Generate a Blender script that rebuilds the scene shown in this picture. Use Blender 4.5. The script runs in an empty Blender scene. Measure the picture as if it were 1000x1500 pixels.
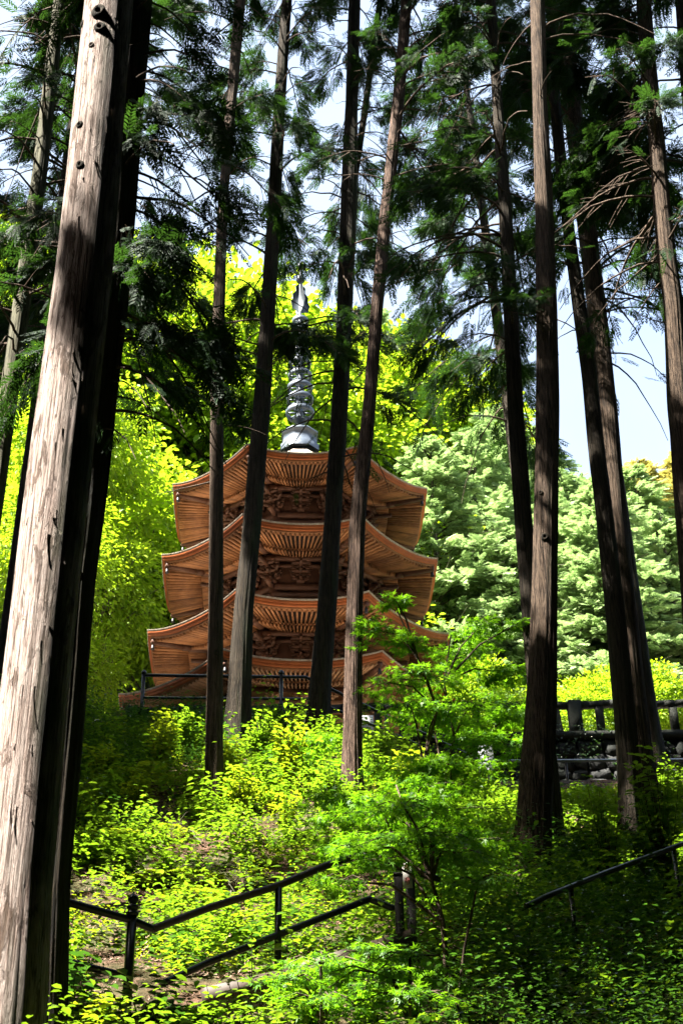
import bpy, math, random
import numpy as np
from math import radians, sin, cos, tan, pi, sqrt, atan2
C = bpy.context.scene.collection
rng = np.random.default_rng(7)
random.seed(7)

# ------------------------------------------------------------------ camera model
F = 2083.0; TH = radians(31.0); ROLL = radians(0.76)
ct, st = cos(TH), sin(TH); cr, sr = cos(ROLL), sin(ROLL)
def ray(u, v):
    a, b = u-500.0, 750.0-v
    x, y = (a*cr+b*sr)/F, (-a*sr+b*cr)/F
    return np.array([x, ct-y*st, st+y*ct])
def at(u, v, Y):
    d = ray(u, v); return d*(Y/d[1])
def proj(P):
    P = np.asarray(P, float)
    d = np.maximum(P[..., 1]*ct+P[..., 2]*st, 1e-3)
    x = P[..., 0]/d*F; y = (-P[..., 1]*st+P[..., 2]*ct)/d*F
    return 500+x*cr-y*sr, 750-(x*sr+y*cr), d
def zat(v, Y): return at(500, v, Y)[2]

SUN_EL = radians(55); SUN = np.array([-0.87, -0.49, 0.0]); SUN = SUN/np.linalg.norm(SUN)
SUN = np.array([SUN[0]*cos(SUN_EL), SUN[1]*cos(SUN_EL), sin(SUN_EL)])

# ------------------------------------------------------------------ noise
def hash2(i, j, s):
    h = (i*374761393+j*668265263+s*974634777) & 0xffffffff
    h = ((h ^ (h >> 13))*1274126177) & 0xffffffff
    return ((h ^ (h >> 16)) & 0xffff)/65535.0
def vnoise(x, y, s=0):
    x = np.asarray(x, float); y = np.asarray(y, float)
    i = np.floor(x).astype(np.int64); j = np.floor(y).astype(np.int64)
    fx = x-i; fy = y-j; fx = fx*fx*(3-2*fx); fy = fy*fy*(3-2*fy)
    a = hash2(i, j, s); b = hash2(i+1, j, s); c = hash2(i, j+1, s); d = hash2(i+1, j+1, s)
    return (a*(1-fx)+b*fx)*(1-fy)+(c*(1-fx)+d*fx)*fy
def fbm(x, y, s=0, o=3):
    r = 0; amp = .5
    for k in range(o):
        r = r+amp*vnoise(x*2**k, y*2**k, s+k*17); amp *= .5
    return r/(1-.5**o)

# ------------------------------------------------------------------ mesh helpers
def mk(name, V, polys, mat, parent=None, origin=None, smooth=False):
    """polys: list of (M,k) integer arrays"""
    V = np.asarray(V, np.float64)
    if origin is None:
        origin = (0, 0, 0)
    o = np.array(origin, float)
    me = bpy.data.meshes.new(name)
    V = V-o
    me.vertices.add(len(V)); me.vertices.foreach_set('co', V.astype(np.float32).ravel())
    idx = []; starts = []; tots = []; n = 0
    for p in polys:
        p = np.asarray(p, np.int32)
        if p.size == 0: continue
        k = p.shape[1]
        idx.append(p.ravel()); starts.append(n+np.arange(len(p))*k); tots.append(np.full(len(p), k)); n += p.size
    me.loops.add(n); me.loops.foreach_set('vertex_index', np.concatenate(idx).astype(np.int32))
    starts = np.concatenate(starts).astype(np.int32)
    me.polygons.add(len(starts))
    me.polygons.foreach_set('loop_start', starts)
    me.update(calc_edges=True); me.validate()
    if smooth:
        me.polygons.foreach_set('use_smooth', np.ones(len(me.polygons), bool))
    me.materials.append(mat)
    ob = bpy.data.objects.new(name, me); C.objects.link(ob)
    if parent is not None: ob.parent = parent
    else: ob.location = tuple(o)
    return ob
class MB:
    def __init__(s): s.V = []; s.P = {}; s.n = 0
    def add(s, V, faces):
        V = np.asarray(V, float)
        for f in faces:
            f = np.asarray(f, int)
            if f.ndim == 1: f = f[None, :]
            s.P.setdefault(f.shape[1], []).append(f+s.n)
        s.V.append(V); s.n += len(V)
    def box(s, c, ax, ay, az):
        """centre and three half vectors"""
        c = np.array(c, float); ax = np.array(ax, float); ay = np.array(ay, float); az = np.array(az, float)
        V = [c+i*ax+j*ay+k*az for i in (-1, 1) for j in (-1, 1) for k in (-1, 1)]
        s.add(V, [[0, 1, 3, 2], [4, 6, 7, 5], [0, 4, 5, 1], [2, 3, 7, 6], [0, 2, 6, 4], [1, 5, 7, 3]])
    def bar(s, a, b, w, h, up=(0, 0, 1)):
        a = np.array(a, float); b = np.array(b, float); d = b-a; L = np.linalg.norm(d); d = d/L
        x = np.cross(d, up); x = x/np.linalg.norm(x); z = np.cross(x, d)
        s.box((a+b)/2, d*L/2, x*w/2, z*h/2)
    def tube(s, pts, rad, n=6, cap=True, wob=0):
        pts = np.asarray(pts, float); m = len(pts)
        rad = np.full(m, rad, float) if np.isscalar(rad) else np.asarray(rad, float)
        T = np.gradient(pts, axis=0); T /= np.linalg.norm(T, axis=1)[:, None]+1e-9
        ref = np.array([0, 0, 1.0]) if abs(T[0][2]) < .9 else np.array([1.0, 0, 0])
        X = np.cross(T, ref); X /= np.linalg.norm(X, axis=1)[:, None]+1e-9; Y = np.cross(T, X)
        a = np.arange(n)/n*2*pi
        R = rad[:, None]*(1+wob*(rng.random((m, n))-.5))
        V = pts[:, None, :]+R[..., None]*(np.cos(a)[None, :, None]*X[:, None, :]+np.sin(a)[None, :, None]*Y[:, None, :])
        V = V.reshape(-1, 3)
        i = np.arange(m-1)[:, None]*n; j = np.arange(n)[None, :]; j2 = (j+1) % n
        q = np.stack([i+j, i+j2, i+n+j2, i+n+j], -1).reshape(-1, 4)
        s.add(V, [q])
        if cap:
            k = s.n-len(V)
            s.P.setdefault(n, []).append((np.arange(n)[::-1]+k)[None, :])
            s.P.setdefault(n, []).append((np.arange(n)+k+(m-1)*n)[None, :])
    def lathe(s, prof, c=(0, 0, 0), n=16):
        prof = np.asarray(prof, float); m = len(prof); a = np.arange(n)/n*2*pi
        V = np.stack([prof[:, 0:1]*np.cos(a), prof[:, 0:1]*np.sin(a), np.repeat(prof[:, 1:2], n, 1)], -1).reshape(-1, 3)+np.array(c)
        i = np.arange(m-1)[:, None]*n; j = np.arange(n)[None, :]; j2 = (j+1) % n
        s.add(V, [np.stack([i+j, i+j2, i+n+j2, i+n+j], -1).reshape(-1, 4)])
    def build(s, name, mat, parent=None, origin=None, smooth=False):
        return mk(name, np.concatenate(s.V), [np.concatenate(p) for p in s.P.values()], mat, parent, origin, smooth)
def tag(o, label=None, cat=None, group=None, kind=None):
    if label: o['label'] = label
    if cat: o['category'] = cat
    if group: o['group'] = group
    if kind: o['kind'] = kind
    return o
def empty(name, loc, label, cat, group=None, rz=0):
    o = bpy.data.objects.new(name, None); C.objects.link(o); o.location = tuple(loc); o.rotation_euler = (0, 0, rz)
    o.empty_display_size = .3
    return tag(o, label, cat, group)
def dup(root, loc, rz=0, sc=1.0, label=None, group=None):
    r = root.copy(); C.objects.link(r); r.location = tuple(loc); r.rotation_euler = (0, 0, rz); r.scale = (sc, sc, sc)
    if label: r['label'] = label
    if group: r['group'] = group
    for ch in list(root.children):
        c = ch.copy(); C.objects.link(c); c.parent = r
        for g in ch.children:
            d = g.copy(); C.objects.link(d); d.parent = c
    return r

# ------------------------------------------------------------------ materials
class NT:
    def __init__(s, name):
        s.m = bpy.data.materials.new(name); s.m.use_nodes = True; s.t = s.m.node_tree; s.t.nodes.clear()
        s.out = s.n('ShaderNodeOutputMaterial')
    def n(s, typ, **kw):
        nd = s.t.nodes.new(typ)
        for k, v in kw.items():
            if k.startswith('i_'):
                key = k[2:]; key = int(key) if key.isdigit() else key.replace('_', ' ')
                nd.inputs[key].default_value = v
            else: setattr(nd, k, v)
        return nd
    def l(s, a, b): s.t.links.new(a, b)
    def ramp(s, src, stops):
        r = s.n('ShaderNodeValToRGB'); e = r.color_ramp.elements
        while len(e) > 1: e.remove(e[-1])
        e[0].position = stops[0][0]; e[0].color = (*stops[0][1], 1)
        for p, c in stops[1:]:
            x = e.new(p); x.color = (*c, 1)
        s.l(src, r.inputs[0]); return r.outputs[0]
    def noise(s, scale=(1, 1, 1), sc=5.0, det=4, rough=.55, coord='Object', dist=0):
        tc = s.n('ShaderNodeTexCoord'); mp = s.n('ShaderNodeMapping'); mp.inputs['Scale'].default_value = scale
        s.l(tc.outputs[coord], mp.inputs[0])
        nz = s.n('ShaderNodeTexNoise'); nz.inputs['Scale'].default_value = sc; nz.inputs['Detail'].default_value = det
        nz.inputs['Roughness'].default_value = rough; nz.inputs['Distortion'].default_value = dist
        s.l(mp.outputs[0], nz.inputs['Vector']); return nz.outputs['Fac']
    def bump(s, h, strength, dist, prev=None):
        b = s.n('ShaderNodeBump'); b.inputs['Strength'].default_value = strength; b.inputs['Distance'].default_value = dist
        s.l(h, b.inputs['Height'])
        if prev is not None: s.l(prev, b.inputs['Normal'])
        return b.outputs[0]
    def bsdf(s, col, rough=.7, bump=None, metal=0, spec=.5):
        p = s.n('ShaderNodeBsdfPrincipled'); p.inputs['Roughness'].default_value = rough; p.inputs['Metallic'].default_value = metal
        p.inputs['Specular IOR Level'].default_value = spec
        if isinstance(col, tuple): p.inputs['Base Color'].default_value = (*col, 1)
        else: s.l(col, p.inputs['Base Color'])
        if bump is not None: s.l(bump, p.inputs['Normal'])
        return p
    def mixc(s, f, a, b, mode='MIX'):
        m = s.n('ShaderNodeMix', data_type='RGBA', blend_type=mode)
        for k, x in ((0, f), (6, a), (7, b)):
            if isinstance(x, tuple): m.inputs[k].default_value = (*x, 1)
            elif isinstance(x, (int, float)): m.inputs[k].default_value = x
            else: s.l(x, m.inputs[k])
        return m.outputs[2]
    def done(s, sh): s.l(sh.outputs[0] if hasattr(sh, 'outputs') else sh, s.out.inputs[0]); return s.m

def leaf_mat(name, stops, trans, tf=.4, rough=.45, spec=.5, big=1.2):
    t = NT(name); g = t.n('ShaderNodeNewGeometry'); nz = t.noise(sc=big, det=2)
    m = t.n('ShaderNodeMath', operation='ADD'); t.l(g.outputs['Random Per Island'], m.inputs[0]); t.l(nz, m.inputs[1])
    m2 = t.n('ShaderNodeMath', operation='MULTIPLY'); m2.inputs[1].default_value = .5; t.l(m.outputs[0], m2.inputs[0])
    col = t.ramp(m2.outputs[0], stops)
    p = t.bsdf(col, rough, spec=spec)
    tr = t.n('ShaderNodeBsdfTranslucent'); t.l(t.mixc(.5, col, trans), tr.inputs[0])
    mx = t.n('ShaderNodeMixShader'); mx.inputs[0].default_value = tf
    t.l(p.outputs[0], mx.inputs[1]); t.l(tr.outputs[0], mx.inputs[2])
    return t.done(mx)
def bark_mat(name, cols, moss=0.0, fine=1.0, bumpd=.03, peel=0.0):
    """cols: dark fissure, mid, pale"""
    t = NT(name)
    a = t.noise((11*fine, 11*fine, 1.1), 1.5, 8, .68, dist=.25)
    b = t.noise((42*fine, 42*fine, 3.2), 1.2, 6, .7)
    c = t.noise((1.6, 1.6, .6), 1.3, 3, .5)
    e = t.noise((5, 5, 1.2), 2.2, 7, .7, dist=.5)
    f = t.n('ShaderNodeMath', operation='MULTIPLY_ADD'); t.l(b, f.inputs[0]); f.inputs[1].default_value = .5
    f2 = t.n('ShaderNodeMath', operation='MULTIPLY'); t.l(a, f2.inputs[0]); f2.inputs[1].default_value = .5; t.l(f2.outputs[0], f.inputs[2])
    col = t.ramp(f.outputs[0], [(.38, cols[0]), (.45, cols[1]), (.54, cols[2]), (.62, cols[1]), (.68, cols[0])])
    col = t.mixc(t.ramp(c, [(.38, (0, 0, 0)), (.68, (.55, .55, .55))]), col, cols[1])
    ln_ = t.noise((64*fine, 64*fine, 1.3), 1.0, 5, .6)
    col = t.mixc(t.ramp(ln_, [(.40, (.85, .85, .85)), (.47, (0, 0, 0))]), col, (cols[0][0]*.8, cols[0][1]*.8, cols[0][2]*.8))
    if peel > 0:   # patches where darker old bark still clings
        col = t.mixc(t.ramp(e, [(.56, (0, 0, 0)), (.60, (peel, peel, peel))]), col, (cols[0][0]*1.3, cols[0][1]*1.3, cols[0][2]*1.3))
    if moss > 0:
        g = t.n('ShaderNodeNewGeometry'); sx = t.n('ShaderNodeSeparateXYZ'); t.l(g.outputs['Normal'], sx.inputs[0])
        mm = t.n('ShaderNodeMath', operation='MULTIPLY'); t.l(t.ramp(sx.outputs[0], [(.0, (0, 0, 0)), (.55, (1, 1, 1))]), mm.inputs[0])
        t.l(t.ramp(t.noise((3, 3, .7), 1.6, 5), [(.42, (0, 0, 0)), (.62, (moss, moss, moss))]), mm.inputs[1])
        col = t.mixc(mm.outputs[0], col, (.035, .05, .02))
    bp = t.bump(a, 1.0, bumpd); bp = t.bump(b, 1.0, bumpd*.4, bp); bp = t.bump(ln_, 1.0, bumpd*.5, bp)
    if peel > 0: bp = t.bump(t.ramp(e, [(.56, (0, 0, 0)), (.60, (1, 1, 1))]), 1.0, .012, bp)
    return t.done(t.bsdf(col, .9, bp, spec=.15))
def wood_mat(name, c1, c2, sc=(6, 6, 6), rough=.65):
    t = NT(name); g = t.n('ShaderNodeNewGeometry')
    a = t.noise(sc, 1.0, 5); b = t.noise((1, 1, 1), .9, 4)
    m = t.n('ShaderNodeMath', operation='MULTIPLY_ADD'); t.l(g.outputs['Random Per Island'], m.inputs[0]); m.inputs[1].default_value = .45
    m2 = t.n('ShaderNodeMath', operation='MULTIPLY'); t.l(a, m2.inputs[0]); m2.inputs[1].default_value = .6; t.l(m2.outputs[0], m.inputs[2])
    col = t.ramp(m.outputs[0], [(.22, c1), (.7, c2)])
    col = t.mixc(t.ramp(b, [(.45, (0, 0, 0)), (.7, (.6, .6, .6))]), col, (c1[0]*.7, c1[1]*.7, c1[2]*.75))
    return t.done(t.bsdf(col, rough, t.bump(a, .5, .01), spec=.35))
def stone_mat(name, c1, c2, c3, sc=2.0, bd=.03):
    t = NT(name)
    a = t.noise((1, 1, 1), sc*3, 8, .65); b = t.noise((1, 1, 1), sc*.6, 4)
    col = t.ramp(a, [(.3, c1), (.6, c2)])
    col = t.mixc(t.ramp(b, [(.45, (0, 0, 0)), (.62, (.8, .8, .8))]), col, c3)
    return t.done(t.bsdf(col, .85, t.bump(a, .9, bd)))
def paint_mat(name, c, rough=.35, metal=0, wear=(.2, .15, .1), amt=.3):
    t = NT(name); a = t.noise((1, 1, 1), 9, 6, .65)
    col = t.mixc(t.ramp(a, [(.55, (0, 0, 0)), (.75, (amt, amt, amt))]), c, wear)
    return t.done(t.bsdf(col, rough, t.bump(a, .15, .004), metal))

M = {}
M['cedar_bark'] = bark_mat('cedar_bark', ((.012, .008, .005), (.045, .03, .02), (.115, .08, .055)), .35, 1, .06)
M['pale_bark'] = bark_mat('pale_bark', ((.07, .045, .032), (.27, .205, .175), (.43, .36, .32)), .9, 1.1, .04, .8)
M['dark_bark'] = bark_mat('dark_bark', ((.008, .006, .005), (.022, .017, .011), (.05, .038, .026)), .6, 1, .05)
M['red_bark'] = bark_mat('red_bark', ((.014, .008, .006), (.05, .03, .02), (.15, .10, .075)), .2, .8, .06, .5)
M['grey_bark'] = bark_mat('grey_bark', ((.02, .019, .012), (.06, .058, .036), (.12, .112, .075)), .3, 1.2, .012)
M['twig'] = bark_mat('twig', ((.02, .015, .01), (.05, .035, .025), (.12, .085, .06)), 0, 1, .005)
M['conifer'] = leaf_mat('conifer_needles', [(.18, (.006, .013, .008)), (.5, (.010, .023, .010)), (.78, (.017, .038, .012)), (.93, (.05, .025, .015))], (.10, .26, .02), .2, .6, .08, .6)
M['conifer_far'] = leaf_mat('pale_conifer_needles', [(.2, (.09, .16, .05)), (.5, (.24, .34, .13)), (.8, (.46, .54, .28))], (.35, .55, .15), .35, .5, .4, .5)  # light green needles, their paleness also standing in for distance haze
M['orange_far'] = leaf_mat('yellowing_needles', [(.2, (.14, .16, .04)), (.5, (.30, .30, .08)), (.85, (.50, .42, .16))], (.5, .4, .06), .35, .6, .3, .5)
M['bright'] = leaf_mat('spring_leaves', [(.2, (.05, .11, .008)), (.5, (.16, .27, .012)), (.8, (.30, .40, .03))], (.50, .72, .015), .48, .5, .35, .3)
M['maple'] = leaf_mat('maple_leaves', [(.2, (.025, .09, .006)), (.5, (.06, .17, .008)), (.8, (.13, .26, .012))], (.28, .62, .008), .48, .5, .35, .8)
M['under'] = leaf_mat('undergrowth_leaves', [(.2, (.02, .06, .006)), (.5, (.06, .14, .01)), (.8, (.16, .24, .02))], (.32, .56, .012), .4, .42, .5, .9)
M['glossy'] = leaf_mat('glossy_leaves', [(.2, (.012, .035, .007)), (.5, (.025, .065, .012)), (.8, (.05, .10, .02))], (.10, .28, .012), .3, .28, .8, 1.5)
M['fern'] = leaf_mat('fern_fronds', [(.2, (.07, .13, .008)), (.5, (.15, .22, .012)), (.8, (.24, .29, .02))], (.48, .6, .01), .42, .5, .35, 2)
M['litter'] = leaf_mat('dead_cedar_litter', [(.2, (.06, .035, .022)), (.5, (.16, .085, .055)), (.8, (.36, .22, .16))], (.3, .16, .08), .1, .7, .3, 1.5)
M['shade_wood'] = wood_mat('shade_darkened_timber', (.05, .020, .010), (.13, .055, .03))  # bracket and wall timber, colour darkened for the shade under the eaves
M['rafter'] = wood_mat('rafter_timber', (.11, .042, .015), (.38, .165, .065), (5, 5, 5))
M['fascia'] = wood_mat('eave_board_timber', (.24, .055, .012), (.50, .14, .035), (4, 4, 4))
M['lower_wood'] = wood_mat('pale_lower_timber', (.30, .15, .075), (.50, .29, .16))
M['soffit'] = wood_mat('soffit_boards', (.014, .006, .004), (.03, .013, .008))  # near-black colour puts the shade between the rafters into the boards
M['shingle'] = stone_mat('bark_shingles', (.20, .17, .13), (.44, .39, .32), (.3, .22, .16), 5, .02)
M['bronze'] = paint_mat('weathered_bronze', (.03, .04, .05), .5, .2, (.06, .08, .10), .6)
M['lead'] = paint_mat('grey_blue_metal', (.06, .078, .105), .5, .1, (.2, .22, .25), .6)
M['iron'] = paint_mat('dark_iron', (.02, .02, .022), .5, .4)
M['rail'] = paint_mat('black_painted_steel', (.010, .011, .014), .30, .0, (.09, .07, .05), .7)
M['brown_rail'] = paint_mat('brown_painted_steel', (.045, .03, .024), .45, .0, (.10, .06, .04), .7)
M['steel'] = paint_mat('galvanised_steel', (.38, .40, .43), .3, .7, (.2, .2, .2), .5)
M['stone'] = stone_mat('mossy_stone', (.02, .024, .018), (.045, .048, .038), (.012, .022, .009), 3)
M['dark_stone'] = stone_mat('dark_rubble', (.012, .013, .012), (.06, .062, .06), (.01, .016, .008), 2.2)
M['concrete'] = stone_mat('grey_concrete', (.24, .25, .25), (.36, .37, .37), (.2, .22, .2), 4, .005)
M['blacksheet'] = paint_mat('black_cover', (.012, .012, .013), .6)
M['post_wood'] = wood_mat('dark_post_timber', (.012, .010, .008), (.028, .024, .018))
M['step_wood'] = wood_mat('step_edging_timber', (.025, .018, .012), (.06, .042, .028))
M['white'] = paint_mat('white_board', (.8, .8, .8), .5, 0, (.6, .6, .58), .3)
M['plate'] = paint_mat('aged_plate', (.5, .48, .43), .6, 0, (.25, .22, .18), .6)
M['mark'] = paint_mat('faded_red_ink', (.22, .04, .03), .7)
def ground_mat():
    t = NT('forest_soil')
    a = t.noise((1, 1, 1), 6, 8, .7); b = t.noise((1, 1, 1), .5, 4); c = t.noise((1, 1, 1), 30, 4, .7)
    col = t.ramp(a, [(.3, (.02, .013, .008)), (.5, (.06, .033, .02)), (.68, (.16, .092, .062))])
    col = t.mixc(t.ramp(b, [(.45, (0, 0, 0)), (.6, (.7, .7, .7))]), col, (.045, .06, .018))
    bp = t.bump(a, 1, .08); bp = t.bump(c, .8, .02, bp)
    return t.done(t.bsdf(col, .95, bp, spec=.15))
M['soil'] = ground_mat()
M['gravel'] = stone_mat('pale_gravel', (.16, .13, .10), (.27, .23, .18), (.2, .17, .12), 8, .02)
M['hill'] = stone_mat('wooded_hillside_floor', (.03, .05, .012), (.07, .10, .025), (.05, .04, .025), 1.5, .1)

# ------------------------------------------------------------------ terrain
def ss(a, b, x): t = np.clip((x-a)/(b-a), 0, 1); return t*t*(3-2*t)
YP = [-60, -20, 0, 6, 9, 12, 13.6, 16, 18, 20, 22, 24, 26, 28.6, 29.2, 33.3]
ZL = [-20, -8, -1.65, .25, 1.1, 2.1, 2.95, 4.2, 5.2, 6.4, 7.8, 8.9, 10.2, 11.9, 12.1, 12.2]
ZR = [-20, -8, -1.65, .1, .9, 1.9, 2.75, 4.1, 5.1, 6.1, 7.2, 8.3, 9.3, 10.4, 10.75, 10.85]
def ground(x, y, rough=True):
    x = np.asarray(x, float); y = np.asarray(y, float)
    w = ss(-.6, 3.2, x)
    z = np.interp(y, YP, ZL)*(1-w)+np.interp(y, YP, ZR)*w
    # terrace behind the retaining wall
    zt = 13.55+ss(37, 39.5, y)*2.0
    z = np.where(y > 33.5, zt, z)
    # left bank rises
    lb = np.clip(-x-5.2, 0, 30)*ss(16, 26, y)*.55
    z = z+lb*np.where(y > 60, 1, 1)*.9
    # hillside beyond
    k = .95-.25*ss(2, 14, x)
    z = z+np.clip(y-53, 0, 47)*k+np.clip(y-100, 0, 400)*.06*0
    if rough:
        a = np.where((y > 28.4) & (y < 52) & (x > -5), .05, 1.0)
        z = z+a*(.35*(fbm(x*.45, y*.45, 3)-.5)+.12*(fbm(x*2.2, y*2.2, 9)-.5))
    return z
def ghit(u, v, Y0):
    """where the sight line through a pixel meets the slope"""
    if v > 1420: return Y0
    Ys = np.arange(8, 28.4, .05); P = ray(u, v)[None, :]*(Ys/ray(u, v)[1])[:, None]; d = P[:, 2]-ground(P[:, 0], P[:, 1])
    k = np.where((d[:-1] > 0) & (d[1:] <= 0))[0]
    return float(Ys[k[0]]) if len(k) else Y0
def grid_mesh(name, xs, ys, mat, kind='structure'):
    X, Y = np.meshgrid(xs, ys); Z = ground(X, Y)
    V = np.stack([X, Y, Z], -1).reshape(-1, 3); nx = len(xs); ny = len(ys)
    i = np.arange(ny-1)[:, None]*nx; j = np.arange(nx-1)[None, :]
    q = np.stack([i+j, i+j+1, i+nx+j+1, i+nx+j], -1).reshape(-1, 4)
    o = mk(name, V, [q], mat, smooth=True); o['kind'] = kind; return o
fine_x = np.concatenate([np.linspace(-300, -16, 25)[:-1], np.arange(-16, 14, .16), np.linspace(14, 300, 25)])
grid_mesh('ground', fine_x, np.concatenate([np.linspace(-60, 6, 40)[:-1], np.arange(6, 33.45, .16), [33.49]]), M['soil'])
grid_mesh('terrace_ground', np.concatenate([np.linspace(-300, -20, 15)[:-1], np.arange(-20, 24, .5), np.linspace(24, 300, 15)]), np.concatenate([[33.51], np.arange(34, 53.1, .5)]), M['gravel'])
grid_mesh('hillside', np.concatenate([np.linspace(-300, -60, 15)[:-1], np.arange(-60, 60, 2), np.linspace(60, 300, 15)]), np.concatenate([np.arange(53, 110, 1.6), np.linspace(112, 500, 20)]), M['hill'])

# ------------------------------------------------------------------ pagoda
PX, PY, PZ = -1.55, 45.0, 15.6
def build_pagoda():
    root = empty('pagoda', (PX, PY, PZ), 'tall octagonal wooden pagoda with four tiers of eaves and a metal finial', 'pagoda', rz=radians(3.16))
    T8 = tan(pi/8)
    def pt(k, s, a, z):      # k face, s in -1..1 along, apothem a
        th = -pi/2+k*pi/4; n = np.array([cos(th), sin(th)]); t = np.array([-sin(th), cos(th)])
        p = n*a+t*(a*T8*s); return np.array([p[0], p[1], z])
    roofs = [(6.34, 18.69, 4.35, 1.05, 3.0), (5.52, 21.14, 2.45, 1.3, 2.45), (5.18, 24.10, 2.25, 1.3, 2.25), (4.93, 27.04, 2.1, 1.3, .62)]
    bodies = [(4.35, 15.6, 18.35), (2.45, 18.9, 20.75), (2.25, 21.7, 23.7), (2.1, 24.65, 26.65)]
    for ri, (Rc, zc, aw, t1, ain) in enumerate(roofs):
        ae = Rc*cos(pi/8); ze = zc-PZ; lift = .34
        def edge(s, drop=0): return ze-lift+lift*abs(s)**2.3-drop
        # roof shell (top) of bark shingles
        mb = MB(); ns = 25; na = 15; inn = (ain if ri else 3.0)
        rise = {0: 1.0, 1: 1.1, 2: 1.1, 3: 2.75}[ri]
        for k in range(8):
            V = []
            for ia in range(na):
                t = ia/(na-1); a = ae+(inn-ae)*t
                for isn in range(ns):
                    s = -1+2*isn/(ns-1)
                    prof = rise*(.55*t+.45*t*t)
                    V.append(pt(k, s, a, ze-lift+lift*abs(s)**2.3*(1-t)**1.6+prof))
            i = np.arange(na-1)[:, None]*ns; j = np.arange(ns-1)[None, :]
            mb.add(V, [np.stack([i+j, i+j+1, i+ns+j+1, i+ns+j], -1).reshape(-1, 4)])
            # outer lip
            V = []
            for isn in range(ns):
                s = -1+2*isn/(ns-1)
                V += [pt(k, s, ae, edge(s)), pt(k, s, ae-.015, edge(s, .055)), pt(k, s, ae-.16, edge(s, .055))]
            q = []
            for i2 in range(ns-1): q += [[3*i2, 3*i2+1, 3*i2+4, 3*i2+3], [3*i2+1, 3*i2+2, 3*i2+5, 3*i2+4]]
            mb.add(V, q)
        roof = mb.build('roof', M['shingle'], root)
        # eave board
        def band(name, a0, a1, d0, d1, mat):
            mb = MB()
            for k in range(8):
                V = []
                for isn in range(ns):
                    s = -1+2*isn/(ns-1)
                    V += [pt(k, s, a0, edge(s, d0)), pt(k, s, a0, edge(s, d1)), pt(k, s, a1, edge(s, d1)), pt(k, s, a1, edge(s, d0))]
                q = []
                for i2 in range(ns-1):
                    b = 4*i2
                    q += [[b, b+1, b+5, b+4], [b+1, b+2, b+6, b+5], [b+2, b+3, b+7, b+6]]
                mb.add(V, q)
            return mb.build(name, mat, roof)
        band('eave_board', ae-.03, ae-.30, .053, .15, M['fascia'])
        band('lower_eave_board', ae-.065, ae-.30, .149, .235, M['fascia'])
        band('eave_batten', ae-.13, ae-.33, .233, .30, M['rafter'])
        # soffit & rafters
        L1 = t1; a1 = ae-.14-L1; L2 = max(.5, a1-(aw+.55)) if ri else .5; a2 = a1-L2
        d_out = .315
        def under1(s, a): # underside board plane of outer tier
            return edge(s, d_out-.03)+(ae-a)*.14-lift*abs(s)**2.3*.25*(ae-a)/L1
        def under2(s, a):
            return under1(s, a1)-.13+(a1-a)*.22
        mb = MB()
        for k in range(8):
            V = []; rows = [(ae-.2, under1), (a1-.02, under1), (a1-.02, under2), (a2-.45, under2)]
            for a, f in rows:
                for isn in range(ns):
                    s = -1+2*isn/(ns-1); V.append(pt(k, s, a, f(s, a)+.005))
            i = np.arange(3)[:, None]*ns; j = np.arange(ns-1)[None, :]
            mb.add(V, [np.stack([i+j, i+j+1, i+ns+j+1, i+ns+j], -1).reshape(-1, 4)])
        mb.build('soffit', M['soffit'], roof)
        nr = (24, 25, 24, 24)[ri] if ri else 32
        for nm, ao, ai, f, hh in (('flying_rafters', ae-.17, a1-.03, under1, .12), ('base_rafters', a1+.07, a2-.3, under2, .12)):
            mb = MB()
            for k in range(8):
                for r in range(nr):
                    s = -1+2*(r+.5)/nr
                    # fan rafters: same s from outer to inner
                    P0 = pt(k, s, ao, f(s, min(ao, ae))-hh/2); P1 = pt(k, s, ai, f(s, ai)-hh/2)
                    if nm == 'base_rafters': P0[2] = f(s, ao)-hh/2
                    mb.bar(P0, P1, .056 if nm[0] == 'f' else .05, hh)
            rf = mb.build(nm.rstrip('s')+'_tier', M['rafter' if ri else 'lower_wood'], roof)  # lowest rafters get a lighter timber colour for light bounced from below
        # step board with small blocks between the tiers
        mb = MB()
        for k in range(8):
            prev = None
            for isn in range(ns):
                s = -1+2*isn/(ns-1); p = pt(k, s, a1+.035, under1(s, a1)-.115)
                if prev is not None: mb.bar(prev, p, .07, .06)
                prev = p
        mb.build('step_board', M['rafter'], roof)
        # hip rafters
        for k in range(8):
            c = lambda a, z: pt(k, 1, a, z)
            mb = MB()
            e0 = c(ae-.16, edge(1, .40)); e1 = c(a1, under1(1, a1)-.16); e2 = c(a2-.2, under2(1, a2)-.12); e15 = c(a1+.25, under1(1, a1+.25)-.2)
            mb.bar(e0, e15, .15, .17); mb.bar(e15, e1+np.array([0, 0, -.04]), .17, .22); mb.bar(e1+np.array([0, 0, -.06]), e2, .17, .2)
            h = mb.build('hip_rafter', M['shade_wood'], roof)
            mb2 = MB(); p = c(ae-.22, edge(1, .52)); mb2.lathe([(.0, .0), (.03, .0), (.05, -.04), (.055, -.12), (.075, -.17), (.06, -.17), (0, -.1)], p, 10)
            mb2.lathe([(.008, .12), (.008, -.0)], p, 5)
            mb2.build('wind_bell', M['iron'], roof)
        # purlin ring
        mb = MB(); ap = a2+.05
        zpur = min(under2(0, ap)-.14, 99)
        for k in range(8):
            mb.bar(pt(k, -1, ap, under2(0, ap)-.15), pt(k, 1, ap, under2(0, ap)-.15), .15, .16)
            if ri: mb.bar(pt(k, -1, ap-.3, under2(0, ap)-.27), pt(k, 1, ap-.3, under2(0, ap)-.27), .1, .14)
        mb.build('purlin', M['shade_wood'], roof)
        ztop = under2(0, ap)-.23
        # storey body
        ab, z0, z1 = bodies[ri]; z0 -= PZ; z1 = ztop+.3
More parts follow.
